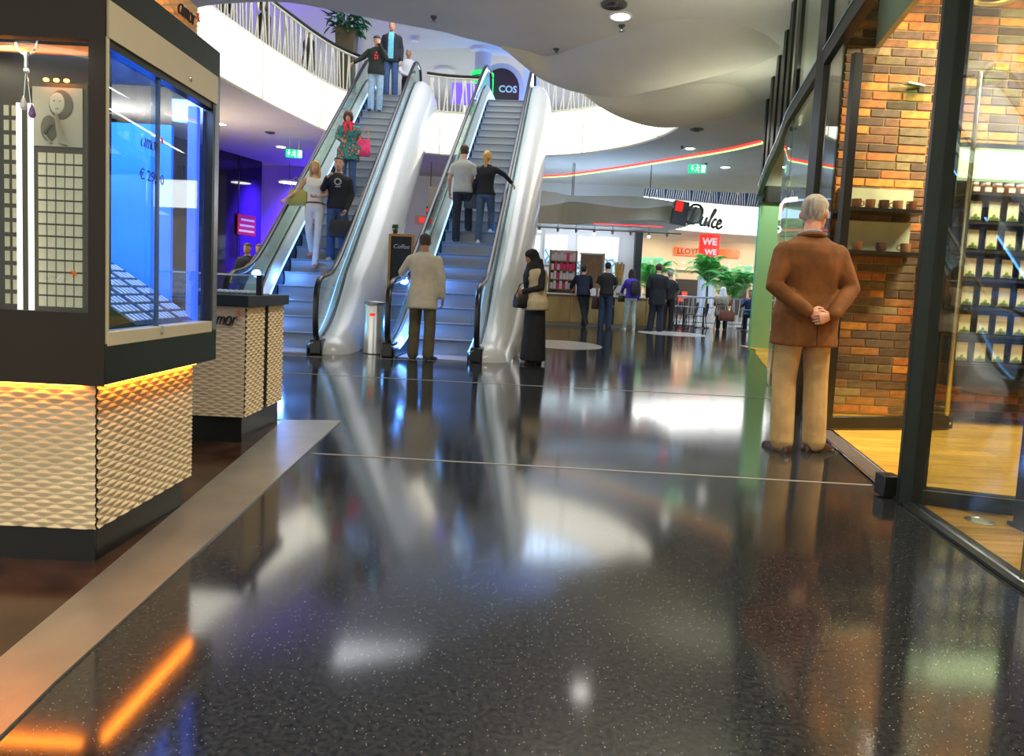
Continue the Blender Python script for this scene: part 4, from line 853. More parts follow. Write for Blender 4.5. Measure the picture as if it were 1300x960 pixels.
for k, (a, b, c, d, lb) in enumerate(((.45, .85, 2.0, 3.0, 'narrow backlit blue picture at the left end of the cafe wall'), (.95, 1.8, 1.95, 3.05, 'backlit blue and white picture above the cafe shelf'), (2.1, 3.6, 1.5, 3.05, 'large backlit blue picture in the middle of the cafe wall'), (-3.3, -2.3, 1.9, 3.0, 'backlit pale blue picture seen between the two escalators'), (-4.9, -3.9, 1.6, 2.6, 'backlit blue picture seen under the left escalator'))):
    t = thing('lit_picture', lb, 'picture', ((a + b) / 2, 24.26, c)); G().box(-(b - a) / 2, (b - a) / 2, -.03, .03, 0, d - c).build('frame', whitep, t); pmx = poster_mat('lit_picture_%d' % k, k * .4)
    G().box(-(b - a) / 2 + .05, (b - a) / 2 - .05, -.036, -.03, (d - c) * .0 + .05, (d - c) * .5).build('picture_lower', pmx, t); G().box(-(b - a) / 2 + .05, (b - a) / 2 - .05, -.036, -.03, (d - c) * .5, d - c - .05).build('picture_upper', mat('lit_sky', (.8, .95, 1), .5, emit=(.75, .95, 1), es=.4), t)
lamp('AREA', 'cafe_rail_light', (2.3, 23.0, 3.2), 24, (.92, .97, 1), 3.6, (2.3, 24.2, 1.4), size_y=.2)
sh = thing('cafe_shelf', 'oak shelf unit stocked with pink and white packs behind the counter', 'shelf', (1.55, 22.7, 0))
for x in (-.45, .42): G().box(x, x + .035, -.15, .15, 0, 2.4).build('side_panel', oak, sh)
G().box(-.42, .42, .13, .15, .3, 2.4).build('back_panel', mat('shelf_back', (.5, .42, .32), .6), sh)
for z in (1.10, 1.42, 1.72, 2.02): G().box(-.42, .42, -.15, .15, z, z + .03).build('shelf_board', oak, sh)
rnd = random.Random(9)
for zi, z in enumerate((1.13, 1.45, 1.75, 2.05)):
    for k in range(8):
        c, nm = ((.85, .05, .22), 'pink') if (zi == 2 and k > 2) or rnd.random() < .15 else ((.82, .80, .86), 'white')
        o = G().box(-.044, .044, -.05, .05, 0, .20 + .06 * (k % 2)).build('pack', mat('pack_' + nm, c, .5), None, bevel=.004); o.location = (1.20 + .1 * k, 22.62, z); tag(o, '%s pack, %s from the left on the %s board of the cafe shelf' % (nm, ORD[k], ('lowest', 'second', 'third', 'top')[zi]), 'pack', '%s packs on the %s cafe shelf board' % (nm, ('lowest', 'second', 'third', 'top')[zi]))
bb = thing('menu_board', 'brown menu board with pale frame behind the cafe counter', 'board', (2.4, 21.8, 1.0)); G().box(-.36, .34, -.02, .02, .2, 1.25).build('board', mat('menu_brown', (.30, .20, .13), .6, var=.15), bb); G().box(.34, .40, -.03, .03, 0, 1.3).build('post', mat('menu_frame', (.7, .66, .6), .5), bb); G().box(-.40, .40, -.03, .03, 1.25, 1.30).build('top_rail', MATS['menu_frame'], bb)
rl2 = thing('spot_rail', 'ceiling rail with small black spotlights over the cafe counter', 'light rail', (0, 22.0, 3.05)); g = G(); g.tube([(.4, 0, 0), (5.2, 0, 0)], .02, 6); g.build('rail', mat('rail_grey', (.3, .33, .36), .4, .6), rl2)
for k in range(8):
    g = G(); x = .7 + .58 * k; g.tube([(x, 0, 0), (x, 0, .2)], .01, 5); g.lathe([(.03, -.12), (.05, -.02), (.03, .0)], (x, 0, 0), 10); g.build('spotlight', MATS['rail_grey'], rl2)
    if k in (0, 3, 6): g = G(); g.ball((x, -.0, -.13), .045, n=8); g.build('bulb', lampglow, rl2)
hs = thing('hanging_speaker', 'black loudspeaker on a ceiling rod seen between the two escalators', 'loudspeaker', (-2.75, 21.5, 3.35)); G().box(-.09, .09, -.12, .12, -.15, .12).build('cabinet', black, hs, bevel=.02); G().box(-.095, -.05, -.13, -.12, -.05, .05).build('red_badge', red, hs); g = G(); g.tube([(0, 0, .1), (0, 0, 1.48)], .012, 6); g.build('rod', black, hs)
rsg = thing('shop_sign', 'blurred red sign on the wall seen between the escalators', 'sign', (-3.1, 24.27, 3.3)); G().box(-.5, .5, -.03, .03, -.16, .16).build('panel', mat('red_white', (.85, .4, .4), .5), rsg); G().box(-.35, .3, -.036, -.03, -.09, .09).build('red_bar', red, rsg)
# second court: railing, shops across, column, palms
crl = thing('court_railing', 'pale steel railing along the edge of the second court behind the cafe tables', 'railing', (0, 26.3, 0)); rs_ = mat('rail_pale', (.55, .62, .75), .35, .5)
g = G(); g.tube([(4.9, 0, 1.08), (13, 0, 1.08)], .035, 8); g.build('handrail', rs_, crl); g = G(); g.tube([(4.9, 0, .12), (13, 0, .12)], .025, 6); g.build('bottom_rail', rs_, crl)
g = G(); [g.bar((4.95 + .13 * k, 0, .1), (4.95 + .13 * k + (.06 if k % 3 else -.04), 0, 1.06), .02, .02) for k in range(62)]; g.build('bars', rs_, crl, smooth=False, kind='stuff')
g = G(); g.box(-16, 20, 26.5, 32.8, -5.2, -5); struct('floor_lower', g, MATS['far_pale_stone'])
g = G(); g.box(-16, 22, 42, 42.3, 0, 4.5); struct('wall_far', g, mat('far_beige', (.62, .52, .36), .7, var=.08, vscale=.6))
for x in (5, 8, 11, 14): lamp('SPOT', 'court_shop_spot', (x, 39.4, 4.4), 240, (1, .86, .66), .2, (x, 42, 1.6), 120, .8)
sl = thing('shop_sign', 'long orange shop sign with dark letters across the second court', 'sign', (11.3, 41.9, 3.82)); G().box(-1.75, 2.2, -.06, .06, -.25, .25).build('panel', mat('orange_sign', (.95, .10, .01), .4, emit=(1, .10, .01), es=.3), sl); txt('LLOYD', .46, ink, sl, frame((-.86, -.065, 0), (1, 0, 0), (0, 0, 1)), .004, 0, bold=.012)
fs = thing('shop_window', 'lit shop window with dark doorways across the second court', 'shop window', (10.2, 41.85, 0))
for a, b in ((-3.3, -2.6), (-1.2, -.7), (-.4, 1.5), (3.2, 3.9)): G().box(a, b, 0, .12, 0, 2.15).build('doorway', mat('doorway_dark', (.035, .03, .028), .4), fs)
for a in (-2.5, -.62, 1.6, 2.9, 4.1): G().box(a, a + .12, -.05, .12, 0, 2.7).build('frame_post', mat('pale_post', (.75, .66, .5), .5), fs)
G().box(-4, 5, -.08, .12, 2.7, 2.85).build('lintel', MATS['pale_post'], fs)
for k in range(12): g = G(); g.ball((-3.6 + .68 * k, -.6, 3.12), .06, .06, .03, 8); g.build('window_lamp', lampglow, fs)
for k, (x, z, c) in enumerate(((-.1, .95, (.75, .08, .03)), (.1, 1.25, (.8, .1, .05)), (4.5, 1.5, (.8, .08, .04)), (-3.0, 1.2, (.5, .45, .4)))):
    G().box(x - .16, x + .16, -.2, -.05, z - .25, z + .15).build('hung_garment', mat('garment_%d' % k, c, .8), fs)
cl = thing('round_column', 'round pale blue column with a red poster band at its top', 'column', (10.45, 37.6, 0)); g = G(); g.cyl((0, 0), .46, 0, 3.3, 28); g.build('shaft', mat('pale_blue_column', (.55, .66, .82), .5), cl); g = G(); g.cyl((0, 0), .54, 3.3, 4.5, 28); g.build('red_band', red, cl)
txt('WE', .5, whitep, cl, frame((-.14, -.555, 4.08), (1, 0, 0), (0, 0, 1)), .01, 0, bold=.02); txt('WE', .4, whitep, cl, frame((-.05, -.555, 3.52), (1, 0, 0), (0, 0, 1)), .01, 0, bold=.015)
# palms
leafm = mat('palm_leaf', (.10, .46, .10), .45, var=.3, vscale=3, col2=(.24, .72, .20))
def frond(Lf):
    g = G(); rc = [Vector((0, Lf * t, .55 * Lf * math.sin(t * 2.2) - .25 * Lf * t * t)) for t in [k / 10 for k in range(11)]]; g.tube(rc, [.014 * (1 - .07 * k) for k in range(11)], 5)
    for k in range(1, 27):
        t = k / 27; i = min(9, int(t * 10)); p = rc[i].lerp(rc[i + 1], t * 10 - i); l = Lf * .38 * math.sin(pi * min(1, t * .9 + .12))
        for sx in (-1, 1):
            a = p; b = p + Vector((sx * l, l * .45, -.18 * l)); c = p + Vector((sx * l * .5, l * .2 + .02, .02)); d = p + Vector((sx * l * .5, l * .2 - .035, .0)); g.add([a, d, b, c], [(0, 1, 2, 3)])
    return g.mesh('frond', leafm, True, False)
fm = [frond(1.1), frond(.85)]
def palm(x, y, h, label, n=13, sc=1.0, rz=0):
    t = thing('palm', label, 'palm', (x, y, 0)); g = G(); g.lathe([(.22, 0), (.28, .45), (.24, .45), (.22, .40), (.01, .40)], n=18); g.build('pot', mat('palm_pot', (.50, .52, .55), .5), t); g = G(); g.tube([(0, 0, .4), (.02, 0, h * .5), (.0, .02, h)], [.06, .05, .045], 8); g.build('stem', mat('palm_stem', (.18, .13, .05), .8, var=.3), t); rnd = random.Random(int(x * 10))
    for k in range(n):
        o = bpy.data.objects.new('frond', fm[k % 2]); COL.objects.link(o); o.parent = t; o.location = (0, 0, h - .5 * rnd.random() * (k % 3 > 0)); o.rotation_euler = (rnd.uniform(-.35, .55), 0, rz + 2 * pi * k / n + rnd.uniform(-.2, .2)); o.scale = (sc,) * 3
palm(5.35, 27.2, 1.75, 'bushy green palm left of the round column, behind the suited man', 26, 1.05)
palm(7.7, 27.6, 2.15, 'tall green palm right in front of the round column', 30, .85); palm(8.55, 27.0, 1.55, 'broad green palm right of the round column', 28, 1.2)
# cafe tables and chairs
iron = mat('dark_iron', (.03, .035, .05), .45, .5)
def cafe_table(x, y, label):
    t = thing('cafe_table', label, 'table', (x, y, 0)); g = G(); g.cyl((0, 0), .36, .72, .745, 24); g.build('table_top', mat('table_top', (.22, .24, .28), .3), t); g = G(); g.cyl((0, 0), .03, .03, .72, 10); g.build('column_leg', iron, t); g = G(); [g.bar((0, 0, .03), (.28 * math.cos(a), .28 * math.sin(a), .015), .04, .03) for a in (.5, 2.6, 4.7)]; g.build('foot', iron, t)
def chair_proto():
    t = thing('cafe_chair', '', 'chair'); g = G(); g.cyl((0, 0), .2, .44, .465, 20); g.build('seat', iron, t)
    for sx in (-1, 1):
        for sy, nm in ((1, 'leg'), (-1, 'leg')): g = G(); g.tube([(sx * .15, sy * .15, .45), (sx * .2, sy * .2, 0)], .013, 6); g.build(nm, iron, t)
    g = G(); g.tube([(-.18, -.17, .45), (-.19, -.22, .7), (-.15, -.24, .86), (0, -.25, .9), (.15, -.24, .86), (.19, -.22, .7), (.18, -.17, .45)], .013, 6); g.build('back_frame', iron, t); g = G(); [g.tube([(x, -.19, .46), (x * .8, -.245, .87)], .008, 5) for x in (-.1, -.03, .04, .1)]; g.build('back_rods', iron, t); return t
cafe_table(5.75, 23.2, 'round cafe table nearest the end of the counter'); cafe_table(6.7, 24.2, 'round cafe table beside the woman in white scarf'); cafe_table(7.95, 23.0, 'round cafe table beside the person at the green shop wall'); cafe_table(6.0, 25.2, 'round cafe table closest to the pale court railing')
cp = chair_proto(); CH = [(5.25, 23.0, -1.4, 'dark iron cafe chair between the counter and the first round table'), (6.25, 23.0, 1.5, 'dark iron cafe chair right of the first round table'), (5.8, 23.8, 3.1, 'dark iron cafe chair behind the first round table'), (6.15, 24.3, -1.3, 'dark iron cafe chair left of the table by the woman in white scarf'), (5.45, 25.3, -1.5, 'dark iron cafe chair left of the table closest to the railing'), (6.55, 25.4, 1.5, 'dark iron cafe chair right of the table closest to the railing'), (7.1, 23.5, -.3, 'dark iron cafe chair under the seated woman in white scarf'), (8.15, 23.75, 2.6, 'dark iron cafe chair under the person seated by the green shop wall')]
for k, (x, y, a, lb) in enumerate(CH):
    o = cp if k == 0 else copy_tree(cp); o.location = (x, y, 0); o.rotation_euler = (0, 0, a); tag(o, lb, 'chair', 'iron cafe chairs')

# ------------------------------------------------------------------ upper storey
pl_ = thing('potted_plant', 'leafy green plant in a tall tapered brown planter behind the upper balustrade', 'plant', (-5.03, 19.75, 6.06)); g = G(); g.loft([[(sx * w_, sy * w_, z) for sx, sy in ((-1, -1), (1, -1), (1, 1), (-1, 1))] for w_, z in ((.17, 0), (.27, 1.95), (.24, 1.95), (.22, 1.85))]); g.build('planter', mat('brown_planter', (.10, .075, .035), .5), pl_, smooth=False)
lm = mat('plant_leaf', (.02, .14, .05), .4, var=.5, vscale=6, col2=(.05, .30, .12)); rnd = random.Random(4); lg = G(); lg.add([(0, 0, 0), (.05, .09, .02), (.045, .2, .0), (0, .32, -.05), (-.045, .2, .0), (-.05, .09, .02)], [(0, 1, 2, 3), (0, 3, 4, 5)]); lme = lg.mesh('leaf', lm, False, False)
g = G()
for k in range(9):
    a = k * .7; g.tube([(0, 0, 1.85), (.12 * math.cos(a), .12 * math.sin(a), 2.2), (.3 * math.cos(a), .3 * math.sin(a), 2.4)], .012, 5)
g.build('stems', mat('plant_stem', (.08, .12, .03), .7), pl_)
for k in range(110):
    o = bpy.data.objects.new('leaf', lme); COL.objects.link(o); o.parent = pl_; a = rnd.uniform(0, 2 * pi); r_ = rnd.uniform(.05, .48); z = 2.05 + rnd.uniform(-.15, .42) * (1.1 - r_); o.location = (r_ * math.cos(a), r_ * math.sin(a), z); o.rotation_euler = (rnd.uniform(-.9, .5), rnd.uniform(-.4, .4), a - pi / 2 + rnd.uniform(-.5, .5)); s_ = rnd.uniform(.8, 1.25); o.scale = (s_,) * 3
g = G(); g.cyl((-4.95, 21.4), .27, 6.05, 9.6, 24); struct('column_upper', g, upperwhite)
gcx = thing('green_column', 'bright green lit column on the upper floor behind the right escalator', 'column', (-1.55, 25.6, 6.05)); g = G(); g.cyl((0, 0), .42, 0, 2.75, 24); g.build('shaft', mat('green_lit', (.02, .6, .12), .4, emit=(.01, .85, .12), es=.8), gcx); g = G(); g.cyl((0, 0), .425, 2.55, 2.6, 24); g.build('band', mat('green_dark', (.02, .3, .06), .5), gcx); g = G(); g.cyl((0, 0), .3, 2.75, 3.5, 24); g.build('neck', upperwhite, gcx)
for x, y, r_, lb in ((-1.6, 25.4, .40, 'round white ceiling lamp above the green upper column'), (-3.18, 27.9, .42, 'round white ceiling lamp left of the right escalator top'), (-3.9, 24.6, .14, 'small bright upper ceiling spot right of the men at the escalator top')):
    t = thing('ceiling_lamp', lb, 'lamp', (x, y, 9.56)); g = G(); g.lathe([(r_, .04), (r_, -.06), (r_ * .93, -.08)], n=28); g.build('ring', whitep, t); g = G(); g.lathe([(r_ * .93, -.07), (.01, -.075)], n=28); g.build('diffuser', lampglow, t)
ar = thing('arched_sign', 'arched shop portal with white frame, dark inside and small white letters on the upper floor', 'shop portal', (-.85, 26, 6.05))
def arch(w_, h, n=12): return [(-w_, 0), (w_, 0)] + [(w_ * math.cos(a), h - w_ * .0 + w_ * 1.1 * math.sin(a)) for a in [pi * k / n for k in range(n + 1)]]
g = G(); g.xz(arch(.84, 2.35), -.05, .05); g.build('frame', mat('arch_frame', (.70, .66, .68), .5), ar); g = G(); g.xz(arch(.66, 2.35), -.07, -.045); g.build('opening', mat('arch_dark', (.06, .02, .03), .4), ar); txt('COS', .34, whitep, ar, frame((.24, -.08, 2.32), (1, 0, 0), (0, 0, 1)), .005, 0, bold=.01); G().box(-.6, .62, -.08, -.07, 1.3, 1.9).build('red_goods', mat('dark_red', (.3, .02, .03), .6), ar)
pb = thing('promo_panel', 'pale pointed display panel right of the arched portal on the upper floor', 'panel', (.25, 26.1, 6.05)); g = G(); g.xz([(-.3, 0), (.5, 0), (.5, 2.1), (.1, 3.0), (-.3, 3.2)], -.03, .03); g.build('board', mat('pale_panel', (.75, .78, .85), .5), pb); G().box(.05, .2, -.04, -.03, 1.6, 2.1).build('figure_print', mat('print_blue', (.2, .1, .4), .6), pb)
tvs = thing('screen', 'blue violet lit screen behind the balustrade between the escalators', 'screen', (-1.9, 22.6, 6.6)); G().box(-.42, .42, -.03, .03, .3, .95).build('panel', mat('screen_violet', (.1, .03, .6), .3, emit=(.10, .04, .95), es=.9), tvs); G().box(-.45, .45, .0, .05, .27, .98).build('bezel', whitep, tvs); G().box(-.04, .04, 0, .05, -.55, .3).build('stand', steel, tvs)
# ------------------------------------------------------------------ people
skin = mat('skin', (.62, .34, .22), .5, var=.08, vscale=30); skin_tan = mat('skin_tan', (.45, .22, .12), .5, var=.08, vscale=30); skin_pink = mat('skin_pink', (.66, .33, .22), .5, var=.1, vscale=25)
lipm = mat('lips', (.45, .12, .10), .4); eyem = mat('eye_dark', (.03, .02, .02), .2); eyew = mat('eye_white', (.75, .72, .68), .2)
def cloth(name, c, v=.15, s=14): return mat('cloth_' + name, c, .85, var=v, vscale=s, bump=.5, bscale=9)
def voxel(g, name, m, parent, vox, sm=4):
    o = g.build(name, m, None, smooth=False, fix=True); md = o.modifiers.new('r', 'REMESH'); md.mode = 'VOXEL'; md.voxel_size = vox; md2 = o.modifiers.new('s', 'SMOOTH'); md2.iterations = sm; md2.factor = .5
    dg = bpy.context.evaluated_depsgraph_get(); me = bpy.data.meshes.new_from_object(o.evaluated_get(dg)); old = o.data; o.modifiers.clear(); o.data = me; bpy.data.meshes.remove(old); me.name = name
    me.polygons.foreach_set('use_smooth', [True] * len(me.polygons)); me.materials.clear(); me.materials.append(m); o.parent = parent; return o
def ell(c, rx, ry, xa, ya, n=18, e=.85):
    out = []
    for k in range(n):
        a = 2 * pi * k / n; ca, sa = math.cos(a), math.sin(a); out.append(c + xa * rx * math.copysign(abs(ca) ** e, ca) + ya * ry * math.copysign(abs(sa) ** e, sa))
    return out
HEAD = [(0, .026, .030, .052), (.02, .046, .052, .036), (.05, .058, .074, .02), (.085, .066, .086, .010), (.12, .072, .094, .004), (.155, .075, .098, .0), (.185, .071, .094, -.003), (.21, .055, .074, -.006), (.226, .03, .042, -.008), (.231, .008, .012, -.008)]
HAIRS = [(.055, .054, .044, -.021), (.085, .070, .062, -.028), (.12, .079, .078, -.027), (.155, .083, .091, -.021), (.185, .081, .106, -.006), (.212, .065, .089, -.006), (.234, .037, .053, -.008), (.242, .01, .014, -.008)]
def hand(g, w_, d, palm, thumb, sc=1.0, curl=.5, n=6, spread=1.0, m=0):
    """palm + four unequal fingers + side thumb. d: pointing direction, palm: palm normal, thumb: side of the thumb"""
    w_ = Vector(w_); d = Vector(d).normalized(); t = Vector(thumb); t = (t - d * t.dot(d)).normalized(); pn = t.cross(d); 
    if pn.dot(Vector(palm)) < 0: pn = -pn
    R_ = lambda p, rx, ry: [p + t * rx * math.cos(2 * pi * k / 10) + pn * ry * math.sin(2 * pi * k / 10) for k in range(10)]
    g.loft([R_(w_ - d * .03 * sc, .024 * sc, .018 * sc), R_(w_ + d * .01 * sc, .028 * sc, .017 * sc), R_(w_ + d * .045 * sc, .038 * sc, .015 * sc), R_(w_ + d * .085 * sc, .041 * sc, .013 * sc), R_(w_ + d * .10 * sc, .036 * sc, .010 * sc)], m)
    for i, (off, ln) in enumerate(((.030, .072), (.010, .082), (-.010, .076), (-.029, .058))):
        p = w_ + d * .088 * sc + t * off * sc; dd = (d + t * off * 2.2 * spread).normalized(); a = 0; pts = [p - dd * .015 * sc]
        for sg in (.42, .33, .25):
            pts.append(p.copy()); a += curl; q = dd * math.cos(a) + pn * math.sin(a); p = p + q * ln * sg * sc
        pts.append(p); g.tube(pts, [.0095 * sc, .0095 * sc, .0088 * sc, .008 * sc, .0065 * sc], n, m, round_=True)
    p0 = w_ + d * .02 * sc + t * .022 * sc; p1 = w_ + d * .048 * sc + t * .05 * sc + pn * .012 * sc; p2 = w_ + d * .078 * sc + t * .056 * sc + pn * .024 * sc; p3 = w_ + d * .098 * sc + t * .05 * sc + pn * .034 * sc
    g.tube([p0, p1, p2, p3], [.013 * sc, .012 * sc, .0105 * sc, .008 * sc], n, m, round_=True)
BASE = dict(lsh=(-.172, -.01, 1.39), lel=(-.235, -.03, 1.14), lwr=(-.235, .07, .90), rsh=(.172, -.01, 1.39), rel=(.235, -.03, 1.14), rwr=(.235, .07, .90),
            lhi=(-.09, 0, .92), lkn=(-.10, .015, .50), lan=(-.105, -.03, .09), rhi=(.09, 0, .92), rkn=(.10, .015, .50), ran=(.105, -.03, .09), lto=(-.02, .13), rto=(.02, .13), pel=(0, 0, .95), che=(0, 0, 1.30), nec=(0, -.01, 1.50), hea=(0, .02, 1.535))
def person(label, loc, face, h=1.75, pose={}, sk=None, top=None, sleeve=1.0, hem=.86, fit=.02, flare=0, legs=None, legfit=.018, skirt=None, skirt_r=.2, shoes=None, hair='short', hairm=None, fem=False, headyaw=0, headpitch=0, headroll=0, seen=False, vox=.016, hcurl=.5, wide=1.0, shirt=None, vest=None, group=None, handdir=None, neckline=0, trouser_top=1.02, headsc=1.0):
    sk = sk or skin; t = thing('person', label, 'person', loc, R(face), group); J = {k: Vector(v) if len(v) == 3 else v for k, v in {**BASE, **pose}.items()}; sc = h / 1.75; t.scale = (sc, sc, sc)
    wd = wide * (.90 if fem else 1.0)
    for k in ('lsh', 'rsh', 'lel', 'rel'):
        if k not in pose: J[k].x *= wd
    pel, che, nec, hea = J['pel'], J['che'], J['nec'], J['hea']; hx = (J['rhi'] - J['lhi']).normalized(); sx_ = (J['rsh'] - J['lsh']).normalized()
    def tor(zz):          # point and axes on the spine at a standing height zz
        if zz <= 1.30: tt = (zz - .95) / .35; p = pel + (che - pel) * tt
        else: p = che + (nec - che) * ((zz - 1.30) / .20)
        b = max(0, min(1, (zz - .95) / .45)); xa = hx.lerp(sx_, b).normalized(); ax = ((che - pel) if zz < 1.2 else (nec - pel)).normalized(); ya = ax.cross(xa).normalized()
        return p, xa, ya
    TW = [(.84, .155, .115), (.95, .168, .118), (1.02, .158, .11), (1.10, .143, .102), (1.20, .152, .11), (1.30, .170, .118), (1.38, .184, .112), (1.43, .168, .092), (1.465, .115, .074), (1.505, .064, .06)]
    if fem: TW = [(z, rx * (1.02 if z < 1.0 else .84), ry * (1.0 if z < 1.0 else .9) + (.018 if z in (1.30,) else 0)) for z, rx, ry in TW]
    TW = [(z, rx * (wide if z < 1.46 else 1), ry * (wide ** .7 if z < 1.46 else 1)) for z, rx, ry in TW]
    def torso(g, z0, z1, inf, fl=0):
        rings = []; zs = sorted(set([z0, z1] + [z for z, _, _ in TW if z0 < z < z1]))
        for z in zs:
            zc = max(.84, min(1.505, z)); 
            for (a, rx0, ry0), (b, rx1, ry1) in zip(TW, TW[1:]):
                if a <= zc <= b: q = (zc - a) / (b - a); rx, ry = rx0 + (rx1 - rx0) * q, ry0 + (ry1 - ry0) * q; break
            f_ = fl * max(0, (1.05 - z) / .25); p, xa, ya = tor(z); k_ = inf * (1 if z < 1.45 else .6)
            rings.append(ell(p, rx + k_ + f_, ry + k_ + f_, xa, ya))
        g.loft(rings)
    def limb(g, pts, rs, n=12): 
        out = [pts[0]]; rr = [rs[0]]
        for i in range(1, len(pts)):
            for q in (.33, .67, 1): out.append(pts[i - 1].lerp(pts[i], q)); rr.append(rs[i - 1] + (rs[i] - rs[i - 1]) * q)
        g.tube(out, rr, n, round_=True)
    aw = .86 if fem else 1.0
    # body: one continuous surface
    g = G(); Mh = Matrix.Translation(hea) @ Matrix.Rotation(R(headyaw), 4, 'Z') @ Matrix.Rotation(R(headpitch), 4, 'X') @ Matrix.Rotation(R(headroll), 4, 'Y'); hs_ = headsc * (.93 if fem else 1.0); Mh = Mh @ Matrix.Scale(hs_, 4)
    X_, Y_ = Vector((1, 0, 0)), Vector((0, 1, 0)); i0 = len(g.v); g.loft([ell(Vector((0, yo, z)), rx, ry, X_, Y_, 18, .95) for z, rx, ry, yo in HEAD])
    g.loft([ell(Vector((0, y, z)), rx, ry, X_, Y_, 8, 1) for z, rx, ry, y in ((.072, .017, .013, .098), (.08, .018, .022, .098), (.10, .011, .014, .097), (.125, .009, .010, .094))])   # nose
    for sx in (-1, 1): g.loft([[Vector((sx * (.070 + o), -.008 + r_ * math.cos(a) * .62 + o * -.3, .105 + r_ * math.sin(a))) for a in [2 * pi * k / 10 for k in range(10)]] for o, r_ in ((-.008, .020), (.008, .029), (.015, .031), (.020, .022))])
    g.ball((0, .088, .046), .024, .012, .012, 8); g.ball((0, .074, .012), .022, .016, .014, 8); g.move(Mh, i0)
    g.tube([nec + Vector((0, -.005, -.05)), nec + Vector((0, .0, .0)), Mh @ Vector((0, -.012, .05))], [.062, .056 * (.88 if fem else 1), .056 * (.88 if fem else 1)], 14); torso(g, .86, 1.505, -.006)
    fl_ = {}
    for s in 'lr':
        limb(g, [J[s + 'sh'], J[s + 'el'], J[s + 'wr']], [.056 * aw, .043 * aw, .028 * aw]); limb(g, [J[s + 'hi'], J[s + 'kn'], J[s + 'an']], [.085, .056, .040])
    B = voxel(g, 'body', sk, t, min(vox, .013), 3)
    g = G()
    for s, sg in (('l', -1), ('r', 1)):
        d = J[s + 'wr'] - J[s + 'el']; hd = (handdir or {}).get(s); pal = Vector((-sg, 0, 0)); th = Vector((0, 1, 0)); cu = hcurl
        if hd: d, pal, th, cu = Vector(hd[0]), Vector(hd[1]), Vector(hd[2]), hd[3]
        hand(g, J[s + 'wr'] + d.normalized() * .02, d, pal, th, .95 if not fem else .88, cu)
    hm = g.mesh('hands', sk); bm = bmesh.new(); bm.from_mesh(B.data); bm.from_mesh(hm); bm.to_mesh(B.data); bm.free(); B.data.polygons.foreach_set('use_smooth', [True] * len(B.data.polygons))
    # clothes
    if skirt:
        g = G(); p = pel; a0, a1 = (J['lan'] + J['ran']) / 2, skirt_r; g.loft([ell(Vector((p.x, p.y, 1.06)), .150, .115, X_, Y_), ell(Vector((p.x, p.y, .92)), .175, .14, X_, Y_), ell(Vector(((p.x + a0.x) / 2, (p.y + a0.y) / 2, .5)), a1 * .9, a1 * .75, X_, Y_), ell(Vector((a0.x, a0.y + .02, .05)), a1, a1 * .9, X_, Y_)]); voxel(g, 'skirt', skirt, t, vox)
    elif legs:
        g = G(); torso(g, .86, trouser_top, .004)
        for s in 'lr': 
            an = J[s + 'an'] + (J[s + 'an'] - J[s + 'kn']).normalized() * .025; limb(g, [J[s + 'hi'] + Vector((0, 0, -.01)), J[s + 'kn'], an], [.088 + legfit * .5, .060 + legfit, .052 + legfit * 1.2])
        voxel(g, 'trousers', legs, t, vox, 5)
    if top:
        g = G(); torso(g, hem, 1.495 - neckline, fit, flare)
        if sleeve > 0:
            for s in 'lr':
                sh, el, wr = J[s + 'sh'], J[s + 'el'], J[s + 'wr']; r0, r1, r2 = .060 * aw + fit * .5, .046 * aw + fit * .45, .033 * aw + fit * .45
                if sleeve >= 1: limb(g, [sh, el, wr], [r0, r1, r2])
                else: e_ = sh.lerp(el, min(1, sleeve * 2)); g.tube([sh, sh.lerp(e_, .5), e_], [r0, r0 * .97, r0 * .98], 12)
        voxel(g, 'top', top, t, vox, 8)
    if shirt:   # strip of shirt in an open jacket front
        g = G(); rows = []
        for z in (hem + .06, 1.0, 1.1, 1.2, 1.3, 1.38, 1.45, 1.49):
            p, xa, ya = tor(z); ry = .118 + fit + .006 if z < 1.4 else .085 + fit * .8; rows.append([p + ya * (ry - .004) - xa * .065, p + ya * (ry + .004), p + ya * (ry - .004) + xa * .065, p + ya * (ry - .03)])
        g.loft(rows); g.build('shirt_front', shirt, t)
    if vest:
        g = G(); torso(g, hem - .08, 1.455, fit + .03, .03); voxel(g, 'vest', vest, t, vox, 5)
    shm = shoes or mat('shoe_black', (.015, .013, .012), .4)
    for s in 'lr':
        a = J[s + 'an']; tx, ty = J[s + 'to']; d = Vector((tx, ty, 0)).normalized(); n_ = Vector((-d.y, d.x, 0)); b = Vector((a.x, a.y, a.z - .09)); g = G(); rows = []
        for u, hw, hh in ((-.085, .022, .03), (-.07, .034, .06), (-.02, .036, .085), (.05, .040, .065), (.12, .044, .045), (.165, .036, .035), (.185, .015, .022)):
            c = b + d * u; rows.append([c + n_ * hw * x + Vector((0, 0, hh * z)) for x, z in ((-1, 0), (-1, .45), (-.6, .95), (0, 1.05), (.6, .95), (1, .45), (1, 0))])
        g.loft(rows); g.build('shoe', shm, t)
    # hair
    if hair and hairm:
        g = G(); rows = HAIRS if hair != 'thin' else [(z, rx - .004, ry - .004, yo + .004) for z, rx, ry, yo in HAIRS[:-1]]
        g.loft([ell(Vector((0, yo, z)), rx, ry, X_, Y_, 18, .95) for z, rx, ry, yo in rows])
        if hair == 'long':
            g.loft([ell(Vector((0, yo, z)), rx, ry, X_, Y_, 14, .9) for z, rx, ry, yo in ((-.14, .05, .02, -.075), (-.10, .085, .035, -.07), (0, .092, .045, -.058), (.08, .088, .07, -.035), (.15, .085, .09, -.015))])
            for sx in (-1, 1): g.tube([(sx * .065, .045, .18), (sx * .082, .03, .10), (sx * .082, .015, .0), (sx * .07, .02, -.10)], [.018, .026, .03, .018], 8, round_=True)
